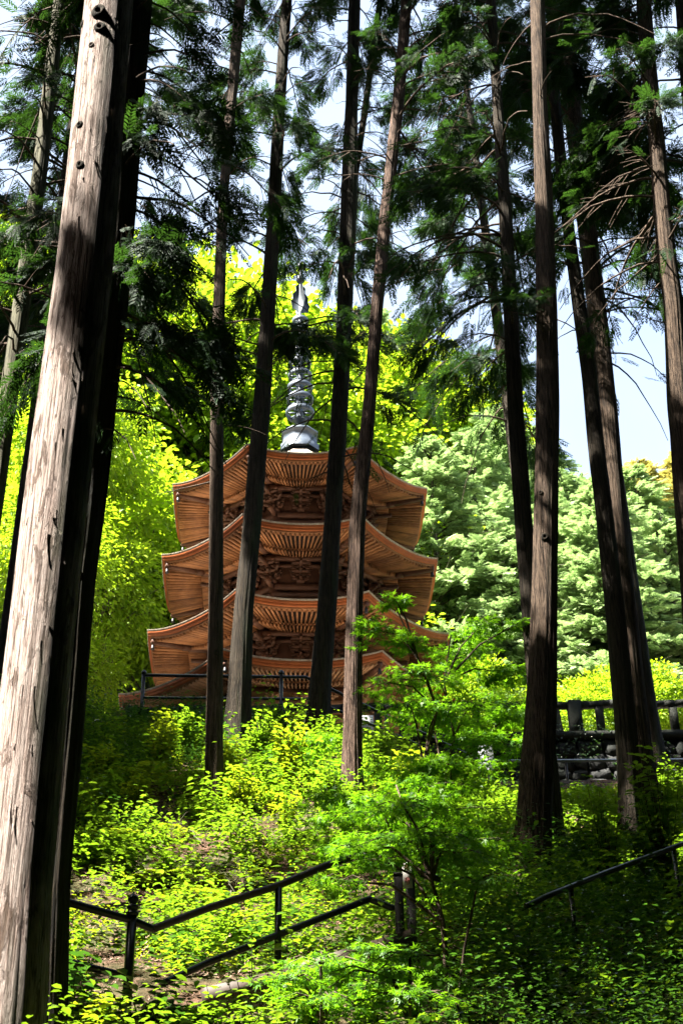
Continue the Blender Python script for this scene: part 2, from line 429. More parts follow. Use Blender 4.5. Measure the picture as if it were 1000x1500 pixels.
        wm = M['shade_wood'] if ri else M['lower_wood']
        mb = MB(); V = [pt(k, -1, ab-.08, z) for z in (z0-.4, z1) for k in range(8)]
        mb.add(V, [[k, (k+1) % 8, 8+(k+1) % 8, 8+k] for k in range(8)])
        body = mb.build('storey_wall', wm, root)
        for k in range(8):
            p = pt(k, 1, ab-.03, 0); zz = ztop-(.62 if ri else .35)
            mb = MB(); mb.tube([(p[0], p[1], z0-.4), (p[0], p[1], zz)], .14, 14); mb.build('column', wm, body, smooth=False)
        # tie beams
        mb = MB()
        for dz, h, w in ((-.72, .2, .2), (-1.02, .12, .26), (-1.3, .16, .16)) if ri else ((-.45, .22, .2), (-.72, .1, .26), (-.98, .16, .18), (-1.7, .14, .2)):
            for k in range(8): mb.bar(pt(k, -1.0, ab, ztop+dz), pt(k, 1.0, ab, ztop+dz), w, h)
        mb.build('tie_beam', wm, body)
        if ri == 0:
            for k in range(8):
                mb = MB(); L = ab*T8
                for q in range(46):
                    s = -.86+1.72*q/45
                    a = pt(k, s, ab+.02, ztop-1.08); b = pt(k, s, ab+.02, ztop-1.6); mb.bar(a, b, .035, .04, up=(cos(-pi/2+k*pi/4), sin(-pi/2+k*pi/4), 0))
                mb.build('lattice_window', wm, body)
        # bracket sets
        def bracket(n_arms, sc, corner):
            mb = MB(); st_ = .27*sc
            mb.box((.06, 0, .02), (.13*sc, 0, 0), (0, .13*sc, 0), (0, 0, .06*sc))
            for j in range(n_arms):
                z = .13*sc+j*.17*sc; o = j*st_
                mb.box((o/2+.1, 0, z), ((o+st_)/2+.02, 0, 0), (0, .045*sc, 0), (0, 0, .055*sc))
                # transverse arms, curved under ends
                for oo in range(0, j+1):
                    hw = (.30+.05*(j-oo))*sc; x0 = oo*st_+.06
                    Vv = []
                    for yy, zz in ((-hw, .05), (hw, .05), (hw, .0), (hw*.72, -.05), (-hw*.72, -.05), (-hw, 0)):
                        Vv.append((x0-.04*sc, yy, z+zz*sc)); Vv.append((x0+.04*sc, yy, z+zz*sc))
                    idx = [[0, 2, 4, 6, 8, 10], [11, 9, 7, 5, 3, 1]]
                    q = [[2*i2, 2*i2+1, (2*i2+3) % 12, (2*i2+2) % 12] for i2 in range(6)]
                    mb.add(Vv, [idx[0]]); mb.n -= 0
                    k0 = mb.n-12
                    mb.P.setdefault(6, []).append(np.array([idx[1]])+k0)
                    for qq in q: mb.P.setdefault(4, []).append(np.array([qq])+k0)
                    for yy in (-hw+.07*sc, 0, hw-.07*sc):
                        zt = z+.085*sc
                        b0, b1 = .05*sc, .075*sc
                        Vb = [(x0-b0, yy-b0, zt-.035*sc), (x0+b0, yy-b0, zt-.035*sc), (x0+b0, yy+b0, zt-.035*sc), (x0-b0, yy+b0, zt-.035*sc),
                              (x0-b1, yy-b1, zt+.035*sc), (x0+b1, yy-b1, zt+.035*sc), (x0+b1, yy+b1, zt+.035*sc), (x0-b1, yy+b1, zt+.035*sc)]
                        mb.add(Vb, [[0, 3, 2, 1], [4, 5, 6, 7], [0, 1, 5, 4], [1, 2, 6, 5], [2, 3, 7, 6], [3, 0, 4, 7]])
            if corner:   # projecting nosing and lever arm
                mb.bar((.0, 0, -.16), (.5*sc, 0, -.1), .12, .2)
                mb.bar((.1, 0, .5*sc), (n_arms*st_+.45, 0, .36*sc), .1, .12)
                for sg in (-1, 1):
                    mb.bar((.0, 0, .3*sc), (.62*sc, sg*.42*sc, .3*sc), .08, .1); mb.bar((.0, 0, .13*sc), (.4*sc, sg*.28*sc, .13*sc), .08, .1)
            return mb
        na_ = 3 if ri else 1
        scl = 1.0 if ri else .8
        proto = {}
        for corner in (0, 1):
            for k in range(8):
                th = -pi/2+k*pi/4+(pi/8 if corner else 0)
                for s in ((0,) if (ri or corner) else (-.5, 0, .5)):
                    p = pt(k, 1 if corner else s, ab, ztop-(.55 if ri else .30))
                    if corner not in proto:
                        o = bracket(na_, scl, corner).build('bracket_set', M['shade_wood'] if ri else M['lower_wood'], body); proto[corner] = o
                    else:
                        o = proto[corner].copy(); C.objects.link(o); o.parent = body
                    o.location = tuple(p); o.rotation_euler = (0, 0, th)
    # stone podium
    mb = MB(); n = 8; V = []
    for a, z in ((5.3, -.7), (5.3, .25), (5.0, .25), (5.0, .32)): V += [pt(k, -1, a, z) for k in range(8)]
    f = []
    for r in range(3): f += [[r*8+k, r*8+(k+1) % 8, r*8+8+(k+1) % 8, r*8+8+k] for k in range(8)]
    mb.add(V, f); mb.add([pt(k, -1, 5.0, .32) for k in range(8)], [list(range(8))]); mb.build('podium', M['stone'], root)
    # finial
    fz = lambda v: at(437, v, PY)[2]-PZ
    zb = fz(657)
    mb = MB()
    V = []; rr = [(.78, -.25), (.78, .0), (.70, .04), (.66, .50), (.74, .52), (.74, .60), (.0, .66)]
    for a, z in rr: V += [pt(k, -1, a*.92, zb+z) for k in range(8)]
    f = []
    for r in range(len(rr)-1): f += [[r*8+k, r*8+(k+1) % 8, r*8+8+(k+1) % 8, r*8+8+k] for k in range(8)]
    mb.add(V, f); fin = mb.build('finial', M['lead'], root)
    mb = MB(); z = zb+.6
    mb.lathe([(.32, z), (.34, z+.12), (.28, z+.32), (.16, z+.42), (.16, z+.5), (.26, z+.62), (.28, z+.68), (.1, z+.72)], n=20)
    mb.build('bowl', M['bronze'], fin, smooth=True)
    mb = MB(); mb.tube([(0, 0, zb+.5), (0, 0, fz(384))], [.09, .05], 10); mb.build('mast', M['bronze'], fin)
    tops = [466, 482, 497, 513, 529, 546, 564, 581, 600]
    for i, v in enumerate(tops):
        r = .30+.028*i; z = fz(v+2); mb = MB()
        mb.lathe([(r, z), (r+.03, z-.03), (r+.02, z-.22), (r-.03, z-.22), (r-.05, z-.02), (r, z)], n=24)
        for q in range(8):
            a = q*pi/4; mb.bar((.06*cos(a), .06*sin(a), z-.1), ((r-.02)*cos(a), (r-.02)*sin(a), z-.1), .04, .05)
        mb.lathe([(.13, z+.05), (.13, z-.3)], n=10)
        mb.build('ring', M['lead'], fin, smooth=False)
    mb = MB(); z0 = fz(458); z1 = fz(412)
    for q in range(4):   # water-flame ornament, four pierced fins
        a = q*pi/2+.4; out = np.array([cos(a), sin(a), 0])
        pr = [(0.05, 0), (.34, .12), (.42, .45), (.33, .62), (.36, .85), (.2, 1.05), (.22, 1.3), (.05, 1.5)]
        th = np.array([-sin(a), cos(a), 0])*.015
        Vp = [out*x+np.array([0, 0, z0+zz]) for x, zz in pr]
        V = [p+th for p in Vp]+[p-th for p in Vp]; m = len(Vp)
        mb.add(V, [list(range(m))]); mb.P.setdefault(m, []).append(np.array([list(range(2*m-1, m-1, -1))])+mb.n-2*m)
        for i in range(m): mb.P.setdefault(4, []).append(np.array([[i, (i+1) % m, (i+1) % m+m, i+m]])+mb.n-2*m)
    mb.build('flame_ornament', M['bronze'], fin)
    for v, r in ((409, .2), (390, .16)):
        z = fz(v); mb = MB(); mb.lathe([(0, z+r*1.5), (r*.5, z+r*.8), (r, z+.0), (r*.8, z-r*.7), (.05, z-r)], n=16); mb.build('jewel', M['bronze'], fin, smooth=True)
    return root
build_pagoda()

# ------------------------------------------------------------------ lit zones (chosen spots; gaps are cut in the canopy so the sun reaches them)
def P3(u, v, Y): return at(u, v, Y)
LIT = []   # centre, radius, strength
for v in range(-100, 1600, 110): LIT.append((P3(np.interp(v, [0, 400, 650, 1050, 1500], [150, 108, 75, 25, -10]), v, 9.0), .8, 1.0))
for u, v, Y, r, s in ((180, 1330, 15, 1.3, .95), (150, 1240, 18, .9, .9), (300, 1180, 20, 1.5, .95), (590, 1150, 17.5, 1.0, .9), (700, 1150, 17.5, .5, .8), (250, 1090, 26, .6, .8), (280, 1280, 16.5, 1.6, .95), (400, 1250, 17.5, 1.2, .9), (230, 1200, 19, .8, .8), (400, 1170, 21, 1.1, .85), (330, 1340, 14.5, .9, .85),
                      (470, 1180, 19, 1.0, .8), (560, 1120, 20, 1.6, .97), (640, 1060, 20, 1.7, .98), (700, 980, 20, 1.6, .98), (440, 1100, 25, 1.1, .95), (520, 1120, 23, 1.2, .95), (600, 960, 19, 1.0, .97), (740, 1060, 19.5, 1.0, .9), (480, 1090, 23, 1.2, .95), (600, 900, 19, 1.0, .8), (560, 1200, 18, .7, .7), (600, 1240, 13, .6, .75), (680, 1260, 13, .6, .7),
                      (140, 1480, 11.4, .7, .95), (220, 1480, 11.4, .6, .95), (380, 1470, 11.4, .62, .9), (480, 1480, 11.3, .6, .9), (560, 1460, 11, .7, .9), (930, 1250, 11, .5, .6), (840, 1300, 12, .5, .6),
                      (797, 700, 18, .3, .8), (795, 800, 18, .56, .9), (792, 880, 18, .57, .9), (790, 960, 18, .57, .9), (793, 190, 18, .5, .9), (812, 1200, 20, .5, .9),
                      (980, 400, 19, 1.2, .95), (985, 330, 19, .8, .9), (885, 600, 24, .6, .8), (525, 760, 22, .7, .8), (550, 480, 22, .8, .6), (320, 700, 22, .5, .5), (520, 200, 26, .8, .6),
                      (440, 760, 42, 4.5, .93), (300, 800, 42, 3.5, .93), (580, 800, 42, 3.5, .93), (440, 1000, 41, 4.5, .9), (440, 640, 45, 3, .9), (200, 950, 42, 3., .85)):
    LIT.append((P3(u, v, Y), r, s))
_r = np.random.default_rng(5)
for _ in range(38):
    _u, _v = _r.uniform(480, 1050), _r.uniform(1180, 1500)
    if _u < 690 and 1230 < _v < 1400: continue
    _Y = np.interp(_v, [1180, 1500], [17, 9.5]); LIT.append((P3(_u, _v, _Y), .2+.22*_r.random(), .8))
for _ in range(14):
    _u, _v = _r.uniform(80, 560), _r.uniform(1330, 1500); _Y = np.interp(_v, [1330, 1500], [14, 9.5]); LIT.append((P3(_u, _v, _Y), .3+.25*_r.random(), .9))
for x in range(-10, 2, 3): LIT.append((np.array([x, 38.0, 14.0]), 2.2, .4))
LC = np.array([l[0] for l in LIT]); LR = np.array([l[1] for l in LIT]); LS = np.array([l[2] for l in LIT])
def sun_keep(P, pad=.25, soft=1.0):
    """False for points whose shadow would fall on a gap-lit zone"""
    out = np.ones(len(P), bool)
    for c, r, s in zip(LC, LR, LS):
        D = P-c; t = D@SUN; perp = np.linalg.norm(D-t[:, None]*SUN, axis=1)
        hit = (t > .3) & (perp < r+(pad if r > .58 else pad*.25))
        out &= ~(hit & (rng.random(len(P)) < (1.0 if s > .99 else s*soft)))
    return out
HOLES = [(265, 230, 55, 80, .93), (305, 345, 45, 60, .9), (110, 235, 22, 26, .9), (240, 60, 20, 30, .4), (450, 325, 25, 60, .7), (345, 60, 25, 60, .5), (640, 400, 50, 60, .6), (720, 460, 22, 45, .8),
         (855, 390, 30, 60, .6), (935, 570, 110, 90, .99), (930, 450, 40, 60, .93), (960, 650, 60, 50, .98), (905, 380, 35, 50, .8), (880, 100, 30, 30, .5), (690, 40, 20, 20, .7), (800, 500, 200, 45, .45), (490, 60, 20, 60, .4),
         (700, 620, 130, 90, .55), (700, 770, 150, 90, .97), (440, 630, 40, 25, .7), (440, 690, 280, 60, .97), (440, 850, 260, 140, 1.0), (250, 660, 90, 60, .93), (100, 700, 300, 80, .97), (900, 800, 200, 150, 1), (437, 450, 12, 60, .2), (230, 790, 90, 150, 1), (380, 560, 60, 60, .75), (640, 590, 50, 40, .3)]
def hole_keep(P):
    u, v, d = proj(P); out = np.ones(len(P), bool); r = rng.random(len(P))
    for (cu, cv, ru, rv, p) in HOLES:
        q = ((u-cu)/ru)**2+((v-cv)/rv)**2
        out &= ~((q < 1) & (r < p*np.clip(1.6*(1-q)+.4, 0, 1)))
    return out

# ------------------------------------------------------------------ foliage instancing
def basis(d, up):
    d = d/(np.linalg.norm(d, axis=1)[:, None]+1e-9)
    y = np.cross(up, d); y /= np.linalg.norm(y, axis=1)[:, None]+1e-9
    z = np.cross(d, y); return d, y, z
def instance(tv, tf, pos, X, Y, Z, sc):
    """template verts (n,3), faces list arrays; returns V, polys"""
    n = len(tv); m = len(pos)
    V = pos[:, None, :]+sc[:, None, None]*(tv[None, :, 0:1]*X[:, None, :]+tv[None, :, 1:2]*Y[:, None, :]+tv[None, :, 2:3]*Z[:, None, :])
    polys = [(f[None, :, :]+(np.arange(m)*n)[:, None, None]).reshape(-1, f.shape[1]) for f in tf]
    return V.reshape(-1, 3), polys
def merge(parts):
    V = []; P = {}; n = 0
    for v, ps in parts:
        for p in ps: P.setdefault(p.shape[1], []).append(p+n)
        V.append(v); n += len(v)
    return np.concatenate(V), [np.concatenate(p) for p in P.values()]
def spray_template(n=9, seed=0, wide=.03, L=1.0, ang=.75, ln=.36):
    r = np.random.default_rng(seed); V = []; T = []; 
    V += [(0, -.008, 0), (0, .008, 0), (L, 0, -.12*L)]; T.append((0, 1, 2))
    for i in range(n):
        t = .1+.85*i/(n-1); x = L*t; z = -.12*L*t*t
        for s in (-1, 1):
            l = ln*L*(1-.55*t)*(.75+.5*r.random()); a = ang*(.8+.4*r.random()); dz = -.25*l+.25*l*(r.random()-.5)
            ex, ey = x+l*cos(a), s*l*sin(a); px, py = -sin(a)*wide*.5, s*cos(a)*wide*.5
            mx, my = x+(ex-x)*.45, ey*.45; k = len(V)
            V += [(x, 0, z), (mx+px, my+py, z+dz*.4), (ex, ey, z+dz), (mx-px, my-py, z+dz*.4)]
            T.append((k, k+1, k+2)); T.append((k, k+2, k+3))
            # secondary needle tufts
            for q in (.35, .7):
                l2 = l*.42; a2 = a+s*0+(.7 if q < .5 else -.5); bx, by = x+(ex-x)*q, ey*q; k = len(V)
                V += [(bx, by, z+dz*q), (bx+l2*cos(a2)+px*.6, by+s*l2*sin(a2)+py*.6, z+dz*q-.1*l2), (bx+l2*cos(a2)*.9-px*.6, by+s*l2*sin(a2)*.9-py*.6, z+dz*q-.02)]
                T.append((k, k+1, k+2))
    return np.array(V), [np.array(T)]
SPRAYS = [spray_template(9, s, .062) for s in range(4)]
SPRAYS_C = [spray_template(5, s+10, .13, ln=.42) for s in range(3)]     # coarse, for trees seen small or not at all

def conifer_foliage(base_path, zlo, zhi, levels, reach, per=26, ssc=.42, side=None, coarse=False, prune=True, hide=False, thr=None, soft=1.0, seed=0, droop=.5, top=None):
    """returns foliage (V,polys), branch MB. base_path: f(z)->(x,y)."""
    r = np.random.default_rng(seed); br = MB(); pos = []; dr = []; scs = []; twl = []
    for i in range(levels):
        z = zlo+(zhi-zlo)*(i+r.random())/levels
        if side is None or r.random() < .25: az = r.random()*2*pi
        else: az = side[0]+(r.random()-.5)*side[1]
        tt = (z-zlo)/(zhi-zlo)
        R = reach*(.65+.6*r.random())*(1-.45*tt)*(.55+.45*min(1, tt*5+.3))
        x0, y0 = base_path(z); d = np.array([cos(az), sin(az), 0.0])
        n = 9; s = np.linspace(0, 1, n)
        up0 = .25+.3*r.random(); bend = (r.random()-.5)*.5
        perp = np.array([-d[1], d[0], 0])
        pts = np.array([x0, y0, z])+R*(s[:, None]*d+bend*(s**2)[:, None]*perp*.6)+np.outer(R*(up0*s-(up0+droop*(.4+.6*r.random()))*s**1.9), [0, 0, 1])
        pts += (r.random(pts.shape)-.5)*.07*R*.3
        br.tube(pts, np.linspace(.028, .007, n)*(R/2.2)**.7*(1.5 if coarse else 1), 5, cap=False)
        m = max(4, int(per*(1.0 if coarse else 1.75)*R/2.2))
        for q in range(m):
            t = .22+.78*(q+r.random())/m
            p = np.array([np.interp(t, s, pts[:, k]) for k in range(3)])
            tw = .75*(1-.55*t)*(.3+r.random())*R*.36; sg = 1 if q % 2 else -1
            dd = d*(.6+.5*r.random())+perp*sg*(.8+.4*r.random())*(1-.6*t); dd /= np.linalg.norm(dd)
            e = p+dd*tw+np.array([0, 0, -tw*(.25+.5*r.random())])
            if tw > .25: twl.append((p, e, tw))
            for w in range(3):
                f = [1.0, .55, .8][w]; o = p+(e-p)*f
                pos.append(o); dv = dd*(1-.5*w*r.random())+np.array([0, 0, -.25-.7*r.random()*droop*1.6])+(r.random(3)-.5)*.8
                dr.append(dv); scs.append(ssc*(.6+.7*r.random()))
    pos = np.array(pos); dr = np.array(dr); scs = np.array(scs)
    m_ = 0 if coarse else 1
    if m_ and twl:
        E_ = np.array([t_[1] for t_ in twl]); ke = (fbm(E_[:, 0]*1.1+E_[:, 2]*.5, E_[:, 2]*1.3-E_[:, 1]*.9, seed+3, 2) > (thr or .585)-.02) & hole_keep(E_)
        ke |= r.random(len(E_)) < .03
        for (p, e, tw), k_ in zip(twl, ke):
            if k_: br.tube([p, (p+e)/2+np.array([0, 0, .05*tw]), e], [.009, .006, .004], 3, cap=False)
    if m_:
        cl = fbm(pos[:, 0]*1.1+pos[:, 2]*.5, pos[:, 2]*1.3-pos[:, 1]*.9, seed+3, 2); kc = cl+r.random(len(pos))*.10 > (thr or (.585 if ssc < .6 else .56))
        pos, dr, scs = pos[kc], dr[kc], scs[kc]
    keep = sun_keep(pos, pad=.2+.62*ssc if coarse else .25, soft=soft)
    if prune: keep &= hole_keep(pos)
    if hide:
        u_, v_, d_ = proj(pos); mg = 2.4*ssc*F/d_+60; keep &= ~((pos[:, 1] > -1) & (u_ > -mg) & (u_ < 1000+mg) & (v_ > -mg) & (v_ < 1500+mg))
    pos, dr, scs = pos[keep], dr[keep], scs[keep]
    tm = SPRAYS_C if coarse else SPRAYS; parts = []
    up = np.tile([0, 0, 1.0], (len(pos), 1))+(r.random((len(pos), 3))-.5)*1.3
    X, Y, Z = basis(dr, up); w = r.integers(0, len(tm), len(pos))
    for i, (tv, tf) in enumerate(tm):
        k = w == i
        if k.any(): parts.append(instance(tv, tf, pos[k], X[k], Y[k], Z[k], scs[k]))
    return merge(parts), br

def trunk_mesh(pts, rad, seed, ridge=.06, n=40, flare=0.35, dz=.14):
    """pts polyline (k,3) bottom to top, rad at each"""
    pts = np.asarray(pts, float); L = np.concatenate([[0], np.cumsum(np.linalg.norm(np.diff(pts, axis=0), axis=1))])
    m = max(12, int(L[-1]/dz)); s = np.linspace(0, L[-1], m)
    c = np.stack([np.interp(s, L, pts[:, k]) for k in range(3)], 1)
    # smooth kinks
    for _ in range(6): c[1:-1] = (c[:-2]+c[2:]+2*c[1:-1])/4
    r = np.interp(s, L, rad); a = np.arange(n)/n*2*pi
    A, S = np.meshgrid(a, s)
    # periodic ridges
    ca, sa = np.cos(A)*3.2, np.sin(A)*3.2
    rid = .5*(vnoise(ca*11+S*.5, sa*11-S*.7, seed+21)-.5)*(S > -1)+vnoise(ca*2.2+S*.5+.8*np.sin(S*.9), sa*2.2+seed-S*.3, seed)*.6+vnoise(ca*5+seed+S*.35, sa*5-S*.2, seed+5)*.4-.5
    lump = fbm(ca*.35+seed, sa*.35+S*.5, seed+9)-.5
    fl = 1+flare*1.7*np.exp(-S/.45)*(.45+.9*np.abs(np.sin(A*2.5+seed))**1.5)+.16*np.exp(-S/1.6)
    R = r[:, None]*(1+ridge*2*rid+.10*lump)*fl
    V = c[:, None, :]+np.stack([R*np.cos(A), R*np.sin(A), np.zeros_like(R)], -1)
    i = np.arange(m-1)[:, None]*n; j = np.arange(n)[None, :]; j2 = (j+1) % n
    return V.reshape(-1, 3), np.stack([i+j, i+j2, i+n+j2, i+n+j], -1).reshape(-1, 4), c, r

def dead_branches(mb, c, r, zs, seed, Lr=(.5, 1.6)):
    g = np.random.default_rng(seed)
    for z in zs:
        i = int(np.argmin(abs(c[:, 2]-z))); az = g.random()*2*pi; L = Lr[0]+(Lr[1]-Lr[0])*g.random()**2
        d = np.array([cos(az), sin(az), 0]); n = 6; s = np.linspace(0, 1, n); b = (g.random()-.5)
        perp = np.array([-d[1], d[0], 0])
        p = c[i]+d*r[i]*.8+L*(s[:, None]*d+b*(s**2)[:, None]*perp)+np.outer(L*(.1*s+(g.random()-.6)*.6*s**2), [0, 0, 1])
        mb.tube(p, np.linspace(.016, .004, n)*(.6+L*.5), 5, cap=False)
        for q in range(int(L*3)):
            t = .3+.6*g.random(); o = p[0]+(p[-1]-p[0])*t; o = np.array([np.interp(t, s, p[:, k]) for k in range(3)])
            e = o+(d*.5+perp*(g.random()-.5)*2+np.array([0, 0, g.random()-.6]))*L*.3
            mb.tube([o, (o+e)/2+(g.random(3)-.5)*.05, e], [.006, .004, .002], 3, cap=False)

def conifer(label, Y, ctr, bark, extra=True, crown=None, dead=None, ridge=.06, knots=(), lean_y=0, group='tall cedar and cypress trunks', flare=.35, seed=1, limbs_ct=None):
    """ctr: list of (v,u,width_px) measured top to bottom"""
    ctr = sorted(ctr); vs = [c[0] for c in ctr]; us = [c[1] for c in ctr]; ws = [c[2] for c in ctr]
    P = []; R = []
    for v, u, w in sorted(ctr, key=lambda c: -c[0]):
        p = at(u, v, Y); P.append(p); R.append(w/2/F*(p[1]*ct+p[2]*st))
    P = np.array(P); R = np.array(R)
    # extend to the ground and beyond the picture
    d0 = P[1]-P[0]; zg = float(ground(P[0][0], P[0][1]))-.25
    if P[0][2] > zg+.05:
        q = P[0]+d0/d0[2]*(zg-P[0][2]); P = np.vstack([q, P]); R = np.concatenate([[R[0]*1.06], R])
    elif P[0][2] < zg: pass
    d1 = P[-1]-P[-2]; d1 = d1/d1[2]; ztop = max(P[-1][2]+10, 28)
    P = np.vstack([P, P[-1]+d1*(ztop-P[-1][2])]); R = np.concatenate([R, [R[-1]*.35]])
    base = P[0].copy()
    root = empty('cedar_tree', base, label, 'tree', group)
    V, q, c, r = trunk_mesh(P, R, seed, ridge, (110 if Y < 12 else 72), flare, .07 if Y < 12 else .11)
    tr = mk('trunk', V, [q], M[bark], root, base, smooth=True)
    path = lambda z: (np.interp(z, c[:, 2], c[:, 0]), np.interp(z, c[:, 2], c[:, 1]))
    for (u, v, sz) in knots:
        # ray to the trunk surface on the camera side
        p = at(u, v, Y); i = int(np.argmin(abs(c[:, 2]-p[2]))); off = p[0]-c[i][0]; off = np.clip(off, -r[i]*.9, r[i]*.9)
        n = np.array([off, -sqrt(max(r[i]**2-off**2, 1e-4)), 0]); n /= np.linalg.norm(n); o = c[i]+n*r[i]*.97
        t = np.cross(n, [0, 0, 1]); mb = MB(); prof = [(sz, -.02), (sz*.9, .3*sz), (sz*.6, .5*sz), (sz*.35, .35*sz), (sz*.2, -.1*sz), (0, -.2*sz)]
        m = 12; VV = []
        for rr, h in prof:
            for k in range(m):
                a = k/m*2*pi; w_ = 1+.25*(random.random()-.5)
                VV.append(o+n*h+(t*cos(a)*.8+np.array([0, 0, 1])*sin(a))*rr*w_)
        i2 = np.arange(len(prof)-1)[:, None]*m; j = np.arange(m)[None, :]; j2 = (j+1) % m
        mb.add(VV, [np.stack([i2+j, i2+j2, i2+m+j2, i2+m+j], -1).reshape(-1, 4)])
        mb.build('knot', M['dark_bark'], root, base)
    lim = MB(); nl = 0
    if dead:
        zs = [at(500, v, Y)[2] for v in dead]; dead_branches(lim, c, r, zs, seed+3); nl = 1
    if seed == 11:   # peeling strips of old bark
        g = np.random.default_rng(77); mb = MB()
        for q in range(300):
            i = g.integers(5, len(c)-5); a = -pi/2+.15+g.normal()*.5 if q % 3 else g.random()*2*pi
            L = .04+.2*g.random()**2; wd = .004+.009*g.random(); k0 = max(3, int(L/.07)+2); cu = (.003+.022*g.random()**2)
            tt = np.linspace(0, 1, k0); zz = c[i][2]-L*tt; cx = np.interp(zz, c[:, 2], c[:, 0]); cy = np.interp(zz, c[:, 2], c[:, 1]); rr = np.interp(zz, c[:, 2], r)
            o_ = rr*1.03+cu*np.abs(tt-.15)**1.5; da = wd/rr
            A_ = np.stack([cx+o_*np.cos(a-da*(1-.6*tt)), cy+o_*np.sin(a-da*(1-.6*tt)), zz], 1); B2 = np.stack([cx+o_*np.cos(a+da*(1-.6*tt)), cy+o_*np.sin(a+da*(1-.6*tt)), zz], 1)
            kk = np.arange(k0-1); mb.add(np.concatenate([A_, B2]), [np.stack([kk, kk+1, kk+1+k0, kk+k0], 1)])
        mb.build('bark_strips', M['pale_bark'], root, base)['kind'] = 'stuff'
    if crown:
        (V, p), br = conifer_foliage(path, seed=seed, **crown)
        (V2, p2), _b = conifer_foliage(path, crown['zhi'], crown['zhi']+9, 50, 3.2, per=13, ssc=1.0, coarse=True, prune=False, hide=True, seed=seed+500)  # coarse upper crown added above the frame to shade the boughs below
        V, p = merge([(V, p), (V2, p2)])
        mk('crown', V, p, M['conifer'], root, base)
        V, Pp = merge([(np.concatenate(br.V), [np.concatenate(x) for x in br.P.values()])]+([(np.concatenate(lim.V), [np.concatenate(x) for x in lim.P.values()])] if nl else []))
        mk('branches', V, Pp, M['twig'], root, base)['kind'] = 'stuff'
    elif nl: lim.build('branches', M['twig'], root, base)
    return root
def zv(v, Y): return zat(v, Y)
def cspan(Y, vlo, vhi, **kw):
    d = dict(zlo=zv(vlo, Y), zhi=zv(vhi, Y)); d.update(kw); return d
L_ = pi  # left azimuth
conifer('thick pale smooth-barked trunk in front at the left edge, sunlit on its left face', 9.0,
        [(0, 160, 70), (400, 123, 81), (650, 93, 90), (1050, 48, 97), (1300, 24, 98), (1500, 8, 108), (1700, -12, 118)], 'pale_bark', ridge=.014, flare=.1, seed=11,
        knots=[(122, 210, .045), (123, 272, .05), (150, 50, .09), (152, 70, .07), (124, 44, .04), (140, 90, .04)])
conifer('dark trunk standing close behind the pale front trunk', 10.6,
        [(0, 190, 64), (400, 158, 64), (680, 128, 64), (850, 107, 64), (1050, 92, 64), (1300, 69, 66), (1500, 60, 70)], 'dark_bark', seed=12, flare=.15,
        crown=cspan(10.6, 640, -250, levels=60, thr=.51, reach=1.35, per=36, ssc=.33, side=(-.1, 1.9), droop=1.0, soft=.25), dead=[500, 350, 200], knots=[(160, 680, .03), (120, 850, .03)])
conifer('thin leaning mossy trunk at the far left edge', 16,
        [(0, 88, 17), (250, 59, 22), (500, 24, 26), (700, -3, 27), (900, -32, 28)], 'grey_bark', seed=13,
        crown=cspan(16, 560, -150, levels=64, thr=.55, reach=2.2, per=26, ssc=.42, droop=.8, soft=.3), dead=[100, 200, 420, 60], knots=[(50, 215, .03), (60, 120, .03)])
conifer('slender straight trunk crossing the left eaves of the pagoda', 22,
        [(0, 352, 16), (160, 338, 15), (300, 326, 14), (450, 321, 18), (600, 318, 19), (750, 317, 20), (900, 316, 21), (1165, 313, 24)], 'cedar_bark', seed=14,
        crown=cspan(22, 330, -150, levels=26, reach=2.0, per=22, ssc=.42), dead=[520, 470, 400, 360, 300, 260, 200, 620, 700, 120, 60], knots=[(318, 957, .06), (322, 690, .035)])
conifer('dark broad-based trunk just left of the black railing post', 26,
        [(0, 420, 15), (160, 409, 17), (300, 402, 19), (450, 393, 21), (600, 383, 25), (750, 371, 27), (900, 356, 29), (1100, 346, 37)], 'dark_bark', seed=15,
        crown=cspan(26, 560, -120, levels=60, reach=2.3, per=24, ssc=.42, droop=.7), dead=[480, 350, 150])
conifer('twin-topped dark trunk in front of the middle of the pagoda', 27,
        [(0, 519, 17), (150, 515, 18), (300, 511, 24), (450, 505, 22), (600, 497, 24), (750, 488, 24), (900, 478, 27), (1060, 465, 30)], 'dark_bark', seed=16,
        crown=cspan(27, 700, -120, levels=70, reach=2.4, per=24, ssc=.42, droop=.8), dead=[300, 340, 200, 100, 250])
conifer('reddish flaky trunk leaning right in front of the right half of the pagoda', 22,
        [(0, 595, 15), (150, 583, 17), (300, 566, 17), (450, 552, 18), (600, 540, 19), (765, 523, 23), (900, 519, 23), (1165, 514, 26)], 'red_bark', seed=17, ridge=.1,
        crown=cspan(22, 250, -150, levels=26, reach=2.6, per=20, ssc=.42, side=(0, 2.4)), dead=[60, 90, 120, 150, 180, 210, 240, 270, 300, 330, 350, 390, 420, 470, 520, 130, 200, 260, 20])
conifer('thin dark upper stem beside the twin-topped trunk', 28,
        [(0, 557, 9), (60, 548, 9), (170, 533, 9), (290, 515, 10), (360, 508, 11), (700, 493, 12), (1040, 476, 14)], 'dark_bark', seed=18,
        crown=cspan(28, 330, -100, levels=22, reach=1.8, per=22, ssc=.42), dead=[200, 100])
conifer('dark trunk leaning behind the sunlit trunk right of the pagoda', 20,
        [(0, 718, 14), (50, 722, 14), (150, 728, 15), (300, 739, 19), (450, 747, 21), (600, 754, 23), (750, 765, 26), (900, 778, 28), (1150, 801, 34), (1270, 808, 38)], 'dark_bark', seed=19,
        crown=cspan(20, 520, -150, levels=62, reach=2.3, per=24, ssc=.40, side=(pi, 3.6), droop=.7), dead=[560, 450, 300, 200])
